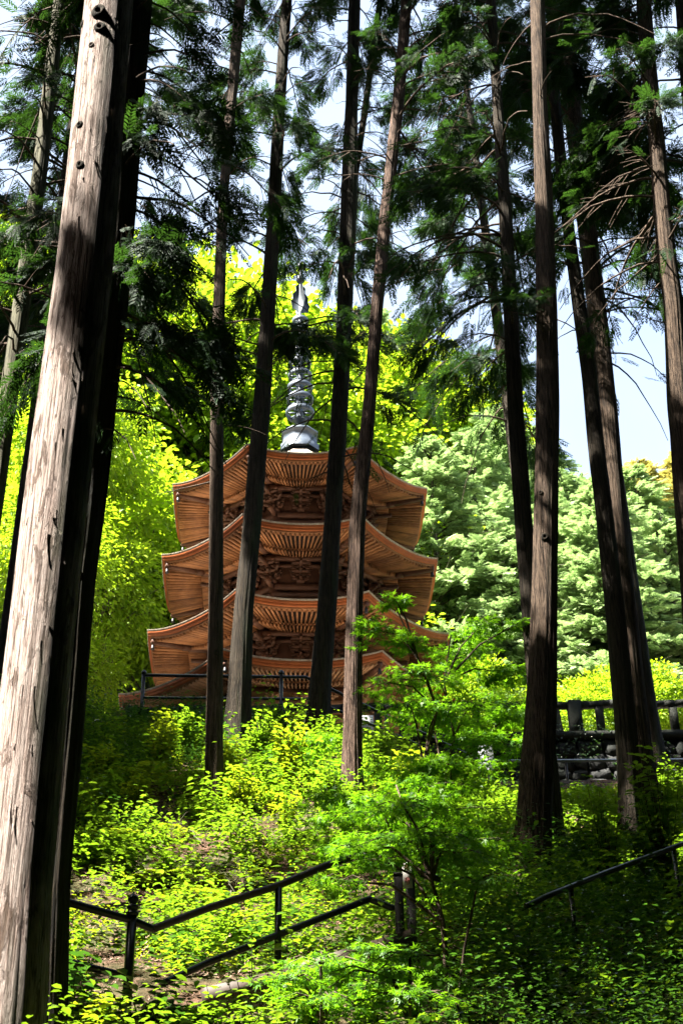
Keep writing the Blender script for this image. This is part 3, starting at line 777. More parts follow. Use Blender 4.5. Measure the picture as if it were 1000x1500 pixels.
conifer('upright brown trunk right of the pagoda, sunlit down its face, with thick split base', 18,
        [(0, 787, 21), (150, 790, 21), (300, 796, 26), (450, 800, 30), (600, 801, 33), (750, 799, 34), (900, 797, 37), (1000, 794, 40), (1080, 789, 44), (1200, 781, 49), (1290, 774, 56)], 'cedar_bark', seed=20, ridge=.09, flare=.25,
        crown=cspan(18, 100, -300, levels=22, reach=2.0, per=22, ssc=.44), dead=[500, 300, 150], knots=[(790, 728, .05), (795, 791, .07), (786, 575, .04), (803, 635, .04)])
conifer('narrow dark trunk leaning against its stouter neighbour at the right', 21.5,
        [(0, 805, 13), (150, 812, 15), (250, 822, 18), (350, 834, 17), (450, 848, 20), (550, 863, 22), (650, 872, 24), (750, 884, 25), (900, 901, 28), (1080, 917, 30), (1200, 923, 30)], 'dark_bark', seed=21,
        crown=cspan(21.5, 420, -150, levels=30, reach=2.2, per=24, ssc=.40), dead=[380, 300])
conifer('stout dark trunk at the right in front of the stone balustrade', 24,
        [(0, 828, 15), (150, 840, 20), (250, 850, 21), (350, 863, 23), (450, 873, 27), (600, 889, 28), (750, 900, 31), (900, 915, 34), (1080, 932, 38), (1170, 940, 42)], 'cedar_bark', seed=22,
        crown=cspan(24, 540, -120, levels=66, thr=.55, reach=2.6, per=24, ssc=.42, side=(0, 3.4), droop=.7), dead=[420, 300])
conifer('rough trunk near the right edge, bright with sun beside open sky', 19,
        [(0, 942, 20), (100, 949, 22), (200, 961, 22), (300, 969, 24), (400, 979, 27), (450, 986, 28), (600, 994, 32), (750, 1006, 34), (900, 1018, 36), (1200, 1036, 40)], 'cedar_bark', seed=23, ridge=.09,
        crown=cspan(19, 420, -200, levels=60, thr=.555, reach=2.3, per=24, ssc=.40, side=(pi, 3.2), droop=.6), dead=[430, 480, 350, 250, 200])
conifer('dark trunk cut by the top right corner of the picture', 20,
        [(0, 996, 16), (130, 1005, 17), (400, 1026, 20), (900, 1070, 26)], 'dark_bark', seed=24,
        crown=cspan(20, 300, -200, levels=30, reach=2.0, per=22, ssc=.40))

# farther trees of the grove on the terrace edge, filling the upper canopy
def mid_tree(x, y, z0, z1, lev, label, seed, reach=2.4, lx=0.0):
    zb = float(ground(x, y)); base = np.array([x, y, zb-.1]); root = empty('cedar_tree', base, label, 'tree', 'tall cedar and cypress trunks')
    top = z1+1.5
    V, q, c, r = trunk_mesh([[x, y, zb-.1], [x+lx*.5, y, (zb+top)/2], [x+lx, y, top]], [.24, .15, .04], seed, n=24, dz=.3)
    mk('trunk', V, [q], M['dark_bark'], root, base, smooth=True)
    path = lambda z: (np.interp(z, c[:, 2], c[:, 0]), np.interp(z, c[:, 2], c[:, 1]))
    (V, p), br = conifer_foliage(path, z0, z1, lev, reach, per=20, ssc=.62, seed=seed, droop=.7, coarse=False, soft=.8)
    mk('crown', V, p, M['conifer'], root, base); br.build('branches', M['twig'], root, base)['kind'] = 'stuff'
def xof(u, v, Y): return at(u, v, Y)[0]
mid_tree(xof(112, 900, 30), 30, zat(520, 30), zat(-60, 30), 54, 'dark cedar in the shaded grove hidden behind the two front trunks', 31, 3.2)
mid_tree(xof(20, 900, 27), 27, zat(480, 27), zat(-60, 27), 50, 'dark cedar behind the thin mossy trunk at the far left', 32)
mid_tree(xof(790, 900, 35), 34.6, zat(640, 35), zat(-40, 35), 66, 'dark cedar with drooping boughs right of the pagoda finial, its trunk behind the leaning one', 33, 3.4, lx=-1.2)
mid_tree(xof(900, 900, 31), 29, zat(380, 31), zat(-60, 31), 44, 'dark cedar crown high up between the right-hand trunks', 34)

# unseen trees added beside and behind the viewer to throw the dappled shade
OFF = [(-5.2, 5.5), (-9, 9), (-5.5, -1), (-12.5, 13), (-9.5, 2), (-14, 6), (-17, 12), (-11, -5), (-3, -6), (3.2, -3), (-14.5, 19), (-19, 20), (-8, 14.5), (-11, 24), (-17, 27), (-1.5, -1.8), (-22, 15), (-13, -1), (-7, -9), (-18, 3), (6.5, 6), (9.5, 12), (-21, 8), (-15, 33), (6, -1), (11, 20), (2.6, 4.2), (0, -9), (5, -7), (9, -4), (-10, -10), (12, 3), (13, 8), (10, 16), (14, 14), (13, 25), (-4, -13), (4, -13), (12, -9), (-16, -8), (-20, -2), (-24, 5), (17, 5), (18, 12), (17, 20), (-25, 12), (-6.8, 10), (-10, 17.5), (-11.5, 21.5), (-12.5, 27), (-9.2, 11.5), (-15.5, 16), (-13, 9.5), (-16, 23), (-20, 26)]
for i, (x, y) in enumerate(OFF):
    zb = float(ground(x, y)); base = np.array([x, y, zb-.1])
    root = empty('cedar_tree', base, 'unseen cedar added outside the picture to shade the slope', 'tree', 'unseen cedars added around the viewer for shade')
    H = 24+random.random()*4
    V, q, c, r = trunk_mesh([[x, y, zb-.1], [x, y, zb+H]], [.26, .05], 40+i, n=14, dz=.8)
    mk('trunk', V, [q], M['dark_bark'], root, base, smooth=True)
    path = lambda z, x=x, y=y: (x, y)
    (V, p), br = conifer_foliage(path, zb+6, zb+H, 84, 3.8, per=13, ssc=1.8, seed=60+i, coarse=True, prune=False, hide=True, soft=1.0)
    # keep them out of the field of view
    mk('crown', V, p, M['conifer'], root, base)
ringp = None; k_ = 0  # outer ring of unseen cedars, added to block sky light and deepen shade
for rad_, n_ in ((30, 16), (38, 18)):
    for q_ in range(n_):
        a_ = radians(118+(360-56)*(q_+.5*(rad_ > 32)+.25)/n_); x, y = rad_*cos(a_), rad_*sin(a_)*.9+4
        u_, v_, d_ = proj(np.array([x, y, 14.0])); h_ = float(np.hypot(x, y))
        if y > 0 and abs(x) < .30*(y*1.5)+6: continue
        if y > 30: continue
        zb = float(ground(x, y))
        if ringp is None:
            base = np.array([x, y, zb]); ringp = empty('cedar_tree', base, 'unseen cedar added outside the picture to shade the slope', 'tree', 'unseen cedars added around the viewer for shade')
            V, q, c, r = trunk_mesh([[x, y, zb-.1], [x, y, zb+26]], [.26, .05], 90, n=12, dz=1.5); mk('trunk', V, [q], M['dark_bark'], ringp, base, smooth=True)
            (V, p), br = conifer_foliage(lambda z: (x, y), zb+3, zb+26, 80, 4.2, per=12, ssc=2.2, seed=99, coarse=True, prune=False, soft=0.0)
            mk('crown', V, p, M['conifer'], ringp, base)
        else: dup(ringp, (x, y, zb), random.random()*6.28)
print('conifers done')

# ------------------------------------------------------------------ broadleaf crowns
def leaf_t(fold=.15, w=.5):   # pointed oval, 2 quads
    return np.array([(0, 0, 0), (.35, w*.5, fold*w), (.75, w*.38, fold*w), (1, 0, -.06), (.75, -w*.38, fold*w), (.35, -w*.5, fold*w), (.5, 0, 0)]), [np.array([(0, 6, 2, 1), (0, 5, 4, 6)]), np.array([(6, 3, 2), (6, 4, 3)])]
def palm_t():                 # maple: five pointed lobes
    V = [(0, 0, 0)]; T = []
    for a, l in ((-1.9, .45), (-.95, .8), (0, 1.0), (.95, .8), (1.9, .45)):
        k = len(V); V += [(.30*l*cos(a-.42), .30*l*sin(a-.42), 0), (l*cos(a), l*sin(a), -.12*l), (.30*l*cos(a+.42), .30*l*sin(a+.42), 0)]
        T += [(0, k, k+1), (0, k+1, k+2)]
    return np.array(V, float)+np.array([.25, 0, 0]), [np.array(T)]
LEAF = leaf_t(); LEAF_N = leaf_t(.1, .3); PALM = palm_t()
def leaves(tmpl, pos, dr, sc, tilt=.5, seed=0):
    r = np.random.default_rng(seed); up = np.tile([0, 0, 1.0], (len(pos), 1))+(r.random((len(pos), 3))-.5)*2*tilt
    X, Y, Z = basis(dr, up); return instance(tmpl[0], tmpl[1], pos, X, Y, Z, sc)
def crown_cloud(nclump, nleaf, rx, rz, seed, size, tmpl=LEAF, flat=.5, cr_=.9, tilt=.6):
    """leaf clumps spread in an ellipsoid, each clump a flattish fan"""
    r = np.random.default_rng(seed); pos = []
    u = r.normal(size=(nclump, 3)); u /= np.linalg.norm(u, axis=1)[:, None]; rad = r.random(nclump)**.45
    cc = u*rad[:, None]*np.array([rx, rx, rz]); cc *= (.8+.45*fbm(u[:, 0]*2+seed, u[:, 1]*2+u[:, 2], seed))[:, None]
    d = r.normal(size=(nclump, nleaf, 3)); d /= np.linalg.norm(d, axis=2)[..., None]; d *= (r.random((nclump, nleaf, 1))**.5)*cr_*(.6+.8*r.random((nclump, 1, 1)))
    d[..., 2] = d[..., 2]*flat-.18*(d[..., 0]**2+d[..., 1]**2)/cr_
    pos = (cc[:, None, :]+d).reshape(-1, 3); dv = (d+.6*u[:, None, :]).reshape(-1, 3)+r.normal(size=(nclump*nleaf, 3))*.35; dv[:, 2] -= .35
    sc = size*(.6+.8*r.random(len(pos)))
    return leaves(tmpl, pos, dv, sc, tilt, seed), cc
def broad_proto(seed, rx, rz, zc, h, nclump, nleaf, size, mat, name='broadleaf_tree'):
    (V, p), cc = crown_cloud(nclump, nleaf, rx, rz, seed, size)
    V = V+np.array([0, 0, zc]); cc = cc+np.array([0, 0, zc])
    root = empty(name, (0, 0, 0), 'x', 'tree')
    mk('crown', V, p, M[mat], root)
    mb = MB(); r = np.random.default_rng(seed)
    for k in range(3):
        e = np.array([(r.random()-.5)*rx*.6, (r.random()-.5)*rx*.6, zc+rz*.3]); s = np.linspace(0, 1, 8)[:, None]
        p0 = np.array([(r.random()-.5)*.3, (r.random()-.5)*.3, -.5]); mid = (p0+e)/2+(r.random(3)-.5)*.8
        P = (1-s)**2*p0+2*s*(1-s)*mid+s*s*e; mb.tube(P, np.linspace(.13, .04, 8), 7)
        for q in range(8):
            c = cc[r.integers(len(cc))]; t = r.integers(3, 7); mb.tube([P[t], (P[t]+c)/2+(r.random(3)-.5)*.4, c], [.045, .03, .012], 4, cap=False)
    mb.build('trunk', M['grey_bark'], root, smooth=True)
    return root
def far_conifer_proto(seed, H, R, n, mat, name='conifer_tree'):
    r = np.random.default_rng(seed); pos = []; dr = []; sc = []
    root = empty(name, (0, 0, 0), 'x', 'tree'); mb = MB(); mb.tube([(0, 0, -.5), (0, 0, H)], [.22, .03], 8)
    for i in range(n):
        t = (i+r.random())/n; z = H*(.12+.88*t); Rr = R*(1-t)**.55*(.4+.75*r.random()); az = r.random()*2*pi
        d = np.array([cos(az), sin(az), 0]); perp = np.array([-d[1], d[0], 0])
        tip = d*Rr+np.array([0, 0, z+.1*Rr]); mb.tube([(0, 0, z-.1), tip*np.array([.55, .55, 1])+np.array([0, 0, .12]), tip], [.03, .02, .008], 3, cap=False)
        m = int(9+18*Rr)
        for q in range(m):
            f = .3+.75*r.random(); o = np.array([0, 0, z])+d*Rr*f+perp*(r.random()-.5)*Rr*.55*(1.2-f*.5)+np.array([0, 0, .12*Rr-.22*Rr*f*f+(r.random()-.5)*.35])
            pos.append(o); dr.append(d*(.8+.4*r.random())+perp*(r.random()-.5)*1.4+np.array([0, 0, .35-.9*r.random()])); sc.append(.36*(.6+.8*r.random()))
    pos = np.array(pos); dr = np.array(dr); sc = np.array(sc); up = np.tile([0, 0, 1.0], (len(pos), 1))+(r.random((len(pos), 3))-.5)*1.2
    X, Y, Z = basis(dr, up); w = r.integers(0, 3, len(pos)); parts = []
    for i in range(3):
        k = w == i; tv, tf = FS[i]; parts.append(instance(tv, tf, pos[k], X[k], Y[k], Z[k], sc[k]))
    V, p = merge(parts); mk('crown', V, p, M[mat], root); mb.build('trunk', M['grey_bark'], root)
    return root
FS = [spray_template(6, s+30, .17, ln=.42) for s in range(3)]
bprotos = [broad_proto(101, 3.4, 3.2, 7.0, 10, 190, 60, .26, 'bright'), broad_proto(102, 3.0, 3.8, 7.5, 11, 180, 60, .24, 'bright'), broad_proto(103, 2.6, 2.2, 4.2, 6, 150, 60, .2, 'bright')]
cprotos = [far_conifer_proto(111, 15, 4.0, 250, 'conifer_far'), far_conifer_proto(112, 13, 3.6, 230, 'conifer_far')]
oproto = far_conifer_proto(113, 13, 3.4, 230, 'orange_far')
used = set()
def place(proto, x, y, sc, label, group, rz=None, dz=0):
    z = float(ground(x, y))+dz; rz = random.random()*6.28 if rz is None else rz
    if id(proto) not in used:
        used.add(id(proto)); proto.location = (x, y, z); proto.rotation_euler = (0, 0, rz); proto.scale = (sc,)*3; proto['label'] = label; proto['group'] = group; return proto
    return dup(proto, (x, y, z), rz, sc, label, group)
RW = {0: 'at the foot of the hillside', 1: 'low on the hillside', 2: 'partway up the hillside', 3: 'high on the hillside', 4: 'on top of the hillside'}
SKU, SKV = [-200, 0, 200, 430, 600, 700, 840, 930, 1000, 1200], [265, 285, 330, 410, 465, 555, 625, 700, 655, 640]
HP = {id(bprotos[0]): 10.8, id(bprotos[1]): 11.8, id(cprotos[0]): 15.0, id(cprotos[1]): 13.0, id(oproto): 13.0}
for row, (y, step) in enumerate(((57, 3.6), (62, 3.8), (68, 4.2), (75, 4.6), (84, 5.4))):
    half = y*1.25*.25+5; x = -half+random.random()*2
    while x < half:
        xx = x+random.uniform(-.8, .8); yy = y+random.uniform(-1.5, 1.5); g = float(ground(xx, yy)); u, v, d = proj(np.array([xx, yy, g+10.0])); u = float(u)
        x += step
        if u > 925: pr = oproto if row in (1, 3) or random.random() < .3 else random.choice(cprotos)
        elif u > 600: pr = random.choice(cprotos) if random.random() < .93 else bprotos[0]
        elif u > 520 and row > 2: pr = random.choice(cprotos)
        else: pr = random.choice(bprotos[:2])
        zt = float(zat(np.interp(u, SKU, SKV)+random.uniform(-5, 55), yy)); s_ = (zt-g)/HP[id(pr)]
        s_ = min(s_, (.95+.4*random.random())*((1.9 if u < 620 else 1.3) if row > 1 else 1.1))
        if s_ < .35: continue
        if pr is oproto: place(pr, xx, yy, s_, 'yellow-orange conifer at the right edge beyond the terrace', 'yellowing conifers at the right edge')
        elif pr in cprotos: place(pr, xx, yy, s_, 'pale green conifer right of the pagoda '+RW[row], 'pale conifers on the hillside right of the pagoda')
        else:
            side = 'left of the pagoda ' if u < 250 else ('directly behind the pagoda ' if u < 600 else 'right of the pagoda ')
            place(pr, xx, yy, s_, 'bright yellow-green broadleaf tree '+side+RW[row], 'bright broadleaf trees behind the pagoda')
# nearer deciduous trees left and right of the pagoda
for (u, v, Y, sc, lab) in ((60, 800, 44, 1.0, 'bright green maple behind the pale front trunk at the left'), (150, 860, 51, 1.0, 'bright green maple at the left corner of the pagoda eaves'), (20, 950, 38, .8, 'low green maple left of the pale front trunk'), (110, 985, 46, .7, 'low green maple beside the lowest left eave'), (120, 640, 50, 1.25, 'tall yellow-green maple behind the pale front trunk')):
    p = at(u, v, Y); o = dup(bprotos[2] if id(bprotos[2]) in used else place(bprotos[2], -14, 50, 1, 'small green maple on the left bank behind the trunks', 'maples left of the pagoda'), (p[0], p[1], p[2]-4.2*sc), random.random()*6, sc, lab, 'maples left of the pagoda')
for (u, v, Y, sc, lab) in ((860, 1055, 44, .45, 'bright rounded shrub behind the balustrade, left of the stout trunk'), (960, 1040, 43, .45, 'bright rounded shrub behind the balustrade at the right edge'), (700, 1030, 42, .45, 'bright rounded shrub behind the maple right of the pagoda'), (905, 1030, 49, .45, 'yellow-green rounded bush behind the stout trunk')):
    p = at(u, v, Y); dup(bprotos[0], (p[0], p[1], p[2]-7*sc), random.random()*6, sc, lab, 'sunlit shrubs behind the balustrade')
print('background done')

# ------------------------------------------------------------------ young maples in front of the pagoda
def maple(label, stem, layers, seed, leaf=.075, mat='maple'):
    """stem: 3d pts; layers: (u,v,Y,ru_m,rz,n)"""
    r = np.random.default_rng(seed); pos = []; dv = []; mb = MB(); stem = np.array(stem, float)
    mb.tube(stem, np.linspace(.03, .01, len(stem)), 7)
    for (u, v, Y, R, n) in layers:
        c = at(u, v, Y); j = int(np.argmin(np.linalg.norm(stem-c, axis=1))); j = max(0, j-1)
        s0 = stem[j]; mid = (s0+c)/2+np.array([0, 0, .15]); mb.tube([s0, mid, c], [.02, .014, .008], 5, cap=False)
        nb = 7
        for b in range(nb):
            az = b/nb*2*pi+r.random(); Lb = R*(.6+.6*r.random()); e = c+np.array([cos(az)*Lb, sin(az)*Lb, -.18*Lb+(r.random()-.5)*.25*R])
            mb.tube([c, (c+e)/2+np.array([0, 0, .05]), e], [.008, .006, .003], 4, cap=False)
            m = n//nb; t = r.random(m)**.7; w = r.normal(size=(m, 3))*np.array([.2, .2, .05])*R*(1.1-t[:, None]*.5)
            pp = c+(e-c)*t[:, None]+w; pos.append(pp)
            q = np.tile(e-c, (m, 1))/Lb+r.normal(size=(m, 3))*.6; q[:, 2] -= .2; dv.append(q)
    pos = np.concatenate(pos); dv = np.concatenate(dv)
    base = stem[0]
    root = empty('maple_tree', base, label, 'tree', 'young maples below the pagoda')
    V, p = leaves(PALM, pos, dv, leaf*(.6+.7*r.random(len(pos))), .45, seed)
    mk('crown', V, p, M[mat], root, base); mb.build('trunk', M['twig'], root, base, smooth=True)
def gpt(u, v, Y, dz=0):
    p = at(u, v, Y); p[2] = float(ground(p[0], p[1]))+dz; return p
b = gpt(655, 1200, 20); maple('bright layered maple between the leaning trunk and the sunlit upright trunk', [b-[0, 0, .2], at(650, 1150, 20), at(665, 1080, 20), at(650, 1000, 20), at(660, 930, 20)],
      [(650, 1150, 19.5, .9, 900), (720, 1090, 19.5, .8, 900), (600, 1130, 19.5, .8, 800), (700, 1030, 20, .9, 1000), (630, 1050, 20, .7, 600), (740, 985, 20.3, .55, 700), (680, 960, 20.5, .7, 800), (645, 1000, 20, .5, 350), (700, 920, 20.5, .5, 500), (745, 1050, 19.5, .5, 500), (660, 1120, 19, .8, 800), (755, 915, 20, .25, 160)], 201, .085)
b = gpt(610, 1200, 19); maple('tall thin maple whose tip crosses the right eaves of the pagoda', [b-[0, 0, .2], at(620, 1120, 19), at(640, 1040, 19), at(610, 960, 19), at(580, 890, 19)],
      [(580, 880, 19, .28, 260), (560, 925, 19, .42, 330), (595, 940, 19, .4, 350), (540, 910, 19, .3, 120), (615, 985, 19, .5, 450), (570, 1000, 19, .5, 240), (600, 1030, 19, .5, 260), (640, 1040, 19, .5, 350)], 202, .08)
b = gpt(575, 1330, 16.5); maple('low bright maple spreading over the slope below the leaning trunk', [b-[0, 0, .2], at(590, 1290, 16.5), at(600, 1210, 16.5), at(580, 1150, 16.8)],
      [(560, 1190, 16.5, .8, 1100), (640, 1190, 16.5, .8, 900), (500, 1170, 17, .6, 700), (600, 1240, 16, .8, 900), (690, 1230, 16.3, .6, 600), (540, 1230, 16.2, .6, 600), (620, 1150, 17, .6, 600)], 203, .085)
b = gpt(655, 1400, 13); maple('spindly maple with a pale stem beside the signed wooden post', [b-[0, 0, .2], at(648, 1350, 13), at(632, 1290, 13), at(630, 1230, 13)],
      [(590, 1230, 13, .45, 420), (660, 1250, 13, .45, 420), (560, 1260, 13, .35, 250), (520, 1240, 13, .3, 200), (640, 1220, 13, .35, 240), (700, 1290, 12.6, .4, 300), (590, 1180, 13, .3, 200), (500, 1290, 13, .3, 160)], 204, .065)
b = gpt(440, 1180, 24); maple('leafy bright maple bush at the foot of the twin-topped trunk', [b-[0, 0, .2], at(445, 1150, 24), at(455, 1110, 24), at(470, 1080, 24)],
      [(460, 1085, 24, .6, 600), (420, 1110, 24, .6, 600), (500, 1130, 23, .6, 600), (450, 1140, 23, .8, 900), (480, 1170, 22.5, .8, 800), (400, 1150, 23, .6, 600)], 205, .1)
for i, (u, v, Y, lab) in enumerate(((470, 1410, 11, 'dim maple seedling in front of the timber step edging'), (600, 1400, 10.5, 'bright-edged maple seedling at the bottom centre'), (540, 1390, 11.5, 'yellow-green maple seedling below the wooden posts'))):
    b = gpt(u, 1500, Y); maple(lab, [b-[0, 0, .1], (b+at(u, v, Y))/2, at(u, v, Y)], [(u, v, Y, .35, 320), (u-50, v+25, Y-.2, .3, 260), (u+50, v+35, Y, .3, 260), (u, v+55, Y-.3, .35, 300)], 210+i, .055)

# ------------------------------------------------------------------ undergrowth
def stems(n, box, seed, hmin, hmax, nl, size, tmpl, mat, name, label, cat, dens=None, kind='stuff', lay=.3, hm=None):
    r = np.random.default_rng(seed); x = r.uniform(box[0], box[1], n); y = r.uniform(box[2], box[3], n)
    k = np.ones(n, bool)
    if dens is not None: k = r.random(n) < dens(x, y)
    x, y = x[k], y[k]; n = len(x); z = ground(x, y); b = np.stack([x, y, z], 1)
    H = hmin+(hmax-hmin)*r.random(n)**1.3; H = H if hm is None else H*hm(x, y); S0 = r.random(n)**1.5; lean = r.normal(size=(n, 2))*.35; lean[:, 1] -= .25
    pos = []; dv = []; sc = []
    for i in range(nl):
        t = .25+.75*(i//2+.5)/(nl/2); c = b+np.stack([lean[:, 0]*H*t*t, lean[:, 1]*H*t*t, H*t], 1)
        az = r.random(n)*2*pi if i % 2 == 0 else az+pi
        d = np.stack([np.cos(az), np.sin(az), -.2+.5*r.random(n)-.2], 1)
        pos.append(c+d*.03); dv.append(d); sc.append(size*(.5+1.0*S0)*(.7+.6*r.random(n))*(1-.3*t))
    pos = np.concatenate(pos); dv = np.concatenate(dv); sc = np.concatenate(sc)
    V, p = leaves(tmpl, pos, dv, sc, lay, seed)
    o = mk(name, V, p, M[mat]); o['kind'] = kind; o['label'] = label; o['category'] = cat; return o
BARE = [(P3(u_, v_, ghit(u_, v_, Y_)), r_) for u_, v_, Y_, r_ in ((300, 1265, 16, .55), (180, 1290, 16, .7), (245, 1330, 15, .6), (560, 1340, 14, .7), (640, 1370, 14, .5), (225, 1280, 15.6, .75), (290, 1290, 15.4, .7), (330, 1320, 14.9, .6), (270, 1230, 17.2, .5), (250, 1130, 22, .7), (370, 1355, 14.3, .5), (180, 1410, 12, .5), (560, 1310, 15, .6), (420, 1290, 16, .4), (430, 1330, 14.6, .4), (210, 1190, 19, .4))]
def bare(x, y):
    o = np.ones_like(x)
    for c, r_ in BARE: o = np.minimum(o, .2+np.clip(((x-c[0])**2+((y-c[1])*.8)**2)/r_**2-.4+.8*(vnoise(x*3, y*3, 8)-.5), 0, 1))
    return o
def patch(s, lo, hi, seed):
    return lambda x, y: np.clip((fbm(x*s, y*s, seed, 3)-lo)/(hi-lo), 0, 1)
inview = lambda x, y: (np.abs(x) < y*1.0*.27+1.2)*1.0
d1 = patch(1.0, .44, .53, 5)
rc = lambda x, y: 1-.9*((y > 11.9) & (y < 14.1) & (x < .9) & (x > -2.6))
low = lambda x, y: 1-.62*ss(2.2, 3.2, x)*(1-ss(5.6, 6.4, x))*ss(16, 20, y)
near = lambda x, y: rc(x, y)*bare(x, y)*d1(x, y)*inview(x, y)*(y < np.where(x > 1.5, 26, 28.3))
stems(12000, (-8, 9, 12.5, 28.4), 301, .15, .8, 14, .115, LEAF, 'under', 'undergrowth', 'bright green leafy undergrowth covering the sunlit slope', 'undergrowth', near, hm=low)
stems(3600, (-8, 6, 12, 28.3), 311, .15, .6, 12, .12, LEAF, 'glossy', 'undergrowth', 'darker glossy plants mixed through the slope cover', 'undergrowth', lambda x, y: rc(x, y)*bare(x, y)*patch(1.1, .47, .56, 91)(x, y)*inview(x, y)*(y < np.where(x > 1.5, 26, 28.3)), hm=low)
d2 = patch(1.3, .48, .54, 25); d4 = patch(.6, .42, .6, 65)
stems(9000, (-8, 9, 12.5, 28.4), 302, .12, .45, 12, .075, LEAF, 'fern', 'undergrowth', 'fine yellow-green ground plants among the leaf litter on the slope', 'undergrowth', lambda x, y: rc(x, y)*bare(x, y)*d2(x, y)*inview(x, y)*(y < np.where(x > 1.5, 26, 28.4)), hm=low)
stems(2600, (-8, 6, 12, 28.4), 309, .3, 1.0, 12, .15, LEAF, 'under', 'undergrowth', 'larger-leaved bright shrubs scattered through the slope cover', 'undergrowth', lambda x, y: rc(x, y)*bare(x, y)**2*d4(x, y)*inview(x, y)*(y < np.where(x > 1.5, 25, 28.3)), hm=low)
d3 = patch(.7, .3, .5, 45)
stems(5200, (-.5, 6.5, 8.2, 19), 303, .4, 1.15, 16, .075, LEAF, 'glossy', 'undergrowth', 'dense shaded broad-leaved bushes filling the lower right bank', 'undergrowth', lambda x, y: d3(x, y)*inview(x, y)*ss(-.2, 1.0, x-.03*(y-8)))
stems(900, (-3.2, 1.2, 8.3, 11.5), 304, .3, .8, 12, .085, LEAF, 'under', 'undergrowth', 'leafy plants along the bottom edge of the picture', 'undergrowth', lambda x, y: inview(x, y)*.8)
stems(3000, (-9, -2, 24, 34), 305, .2, .8, 12, .1, LEAF, 'glossy', 'undergrowth', 'dark leafy cover on the shaded mound left of the black railing', 'undergrowth', None)
stems(3200, (1.5, 9, 18, 26.5), 306, .25, .8, 14, .1, LEAF, 'under', 'undergrowth', 'green bushes on the right slope below the stone wall', 'undergrowth', lambda x, y: inview(x, y)*(1-.6*ss(23, 26, y)), hm=low)
# leaf litter: dead cedar sprigs
r = np.random.default_rng(310); n = 26000; x = r.uniform(-8, 8, n); y = r.uniform(8.5, 28.3, n); k = inview(x, y) > 0; x, y = x[k], y[k]; n = len(x)
pos = np.stack([x, y, ground(x, y)+.02+.05*r.random(n)], 1); dv = r.normal(size=(n, 3)); dv[:, 2] *= .35
up = np.tile([0, -.4, 1.0], (n, 1))+(r.random((n, 3))-.5)*1.4; X, Y, Z = basis(dv, up); tv, tf = spray_template(4, 77, .05, ln=.3)
V, p = instance(tv, tf, pos, X, Y, Z, .10+.22*r.random(n)**2); o = mk('leaf_litter', V, p, M['litter']); tag(o, 'brown dead cedar sprigs and leaf litter on the slope', 'leaf litter', kind='stuff')

def fern(u, v, Y, R, label, seed):
    Y = ghit(u, v+12, Y)
    r = np.random.default_rng(seed); b = gpt(u, v, Y, -.02); pos = []; dv = []; sc = []; mb = MB()
    nf = 9
    for f in range(nf):
        az = f/nf*2*pi+r.random()*.4; L = R*(.8+.4*r.random()); d = np.array([cos(az), sin(az), 0]); pr = np.array([-d[1], d[0], 0]); s = np.linspace(0, 1, 20)
        P = b+np.outer(s*L, d)+np.outer(L*(1.0*s-.95*s*s), [0, 0, 1]); mb.tube(P[::3], .004, 3, cap=False)
        for i in range(2, 20):
            t = s[i]; w = .30*L*sin(pi*min(1, t*1.05)**.8)+.02
            for sg in (-1, 1): pos.append(P[i]); dv.append(pr*sg+d*.35+np.array([0, 0, -.15])); sc.append(w)
    root = empty('fern', b, label, 'fern', 'ferns on the sunlit slope'); tm = leaf_t(.05, .22)
    V, p = leaves(tm, np.array(pos), np.array(dv), np.array(sc), .1, seed); mk('fronds', V, p, M['fern'], root, b); mb.build('stalks', M['fern'], root, b)
for i, (u, v, Y, R, lab) in enumerate(((225, 1285, 15.5, .42, 'yellow-green fern spreading left, highest-lit on the bare litter'), (290, 1285, 15.5, .38, 'arching fern in the middle of the bare litter patch'), (275, 1315, 15, .36, 'upright fern just below the arching fern'), (370, 1350, 14.4, .35, 'dimmer fern close above the sloping handrail'),
                                       (250, 1215, 18, .4, 'fern on the upper slope left of the slender trunk'), (215, 1140, 23, .6, 'shaded fern below the dark mound'), (560, 1330, 13.5, .3, 'small fern left of the wooden posts'), (330, 1310, 15, .3, 'small pale fern beside the rising handrail'), (160, 1225, 18, .45, 'lush fern beside the dark rear trunk'))):
    fern(u, v, Y, R*1.35, lab, 400+i)
def shrub(u, v, Y, H, n, label, seed, mat='under', size=.1, tmpl=LEAF, R=.35):
    Y = Y if (u > 860 and v < 1200) else ghit(u, v, Y); r = np.random.default_rng(seed); b = gpt(u, v, Y, -.02); pos = []; dv = []; mb = MB()
    for s_ in range(n):
        az = r.random()*2*pi; hh = H*(.6+.5*r.random()); e = b+np.array([cos(az)*R*r.random(), sin(az)*R*r.random(), hh]); m = b+(e-b)*.5+np.array([cos(az), sin(az), 0])*(-.03)
        mb.tube([b, m, e], [.007, .005, .002], 4, cap=False)
        for i in range(9):
            t = .3+.7*i/8; c = b+(e-b)*t; a2 = i*2.4+r.random(); 
            for sg in (0, pi): pos.append(c); dv.append((cos(a2+sg), sin(a2+sg), -.15+.3*r.random()))
    root = empty('leafy_shrub', b, label, 'plant', 'leafy plants on the near slope'); pos = np.array(pos)
    V, p = leaves(tmpl, pos, np.array(dv, float), size*(.6+.7*r.random(len(pos))), .3, seed); mk('leaves', V, p, M[mat], root, b); mb.build('stems', M['twig'], root, b)
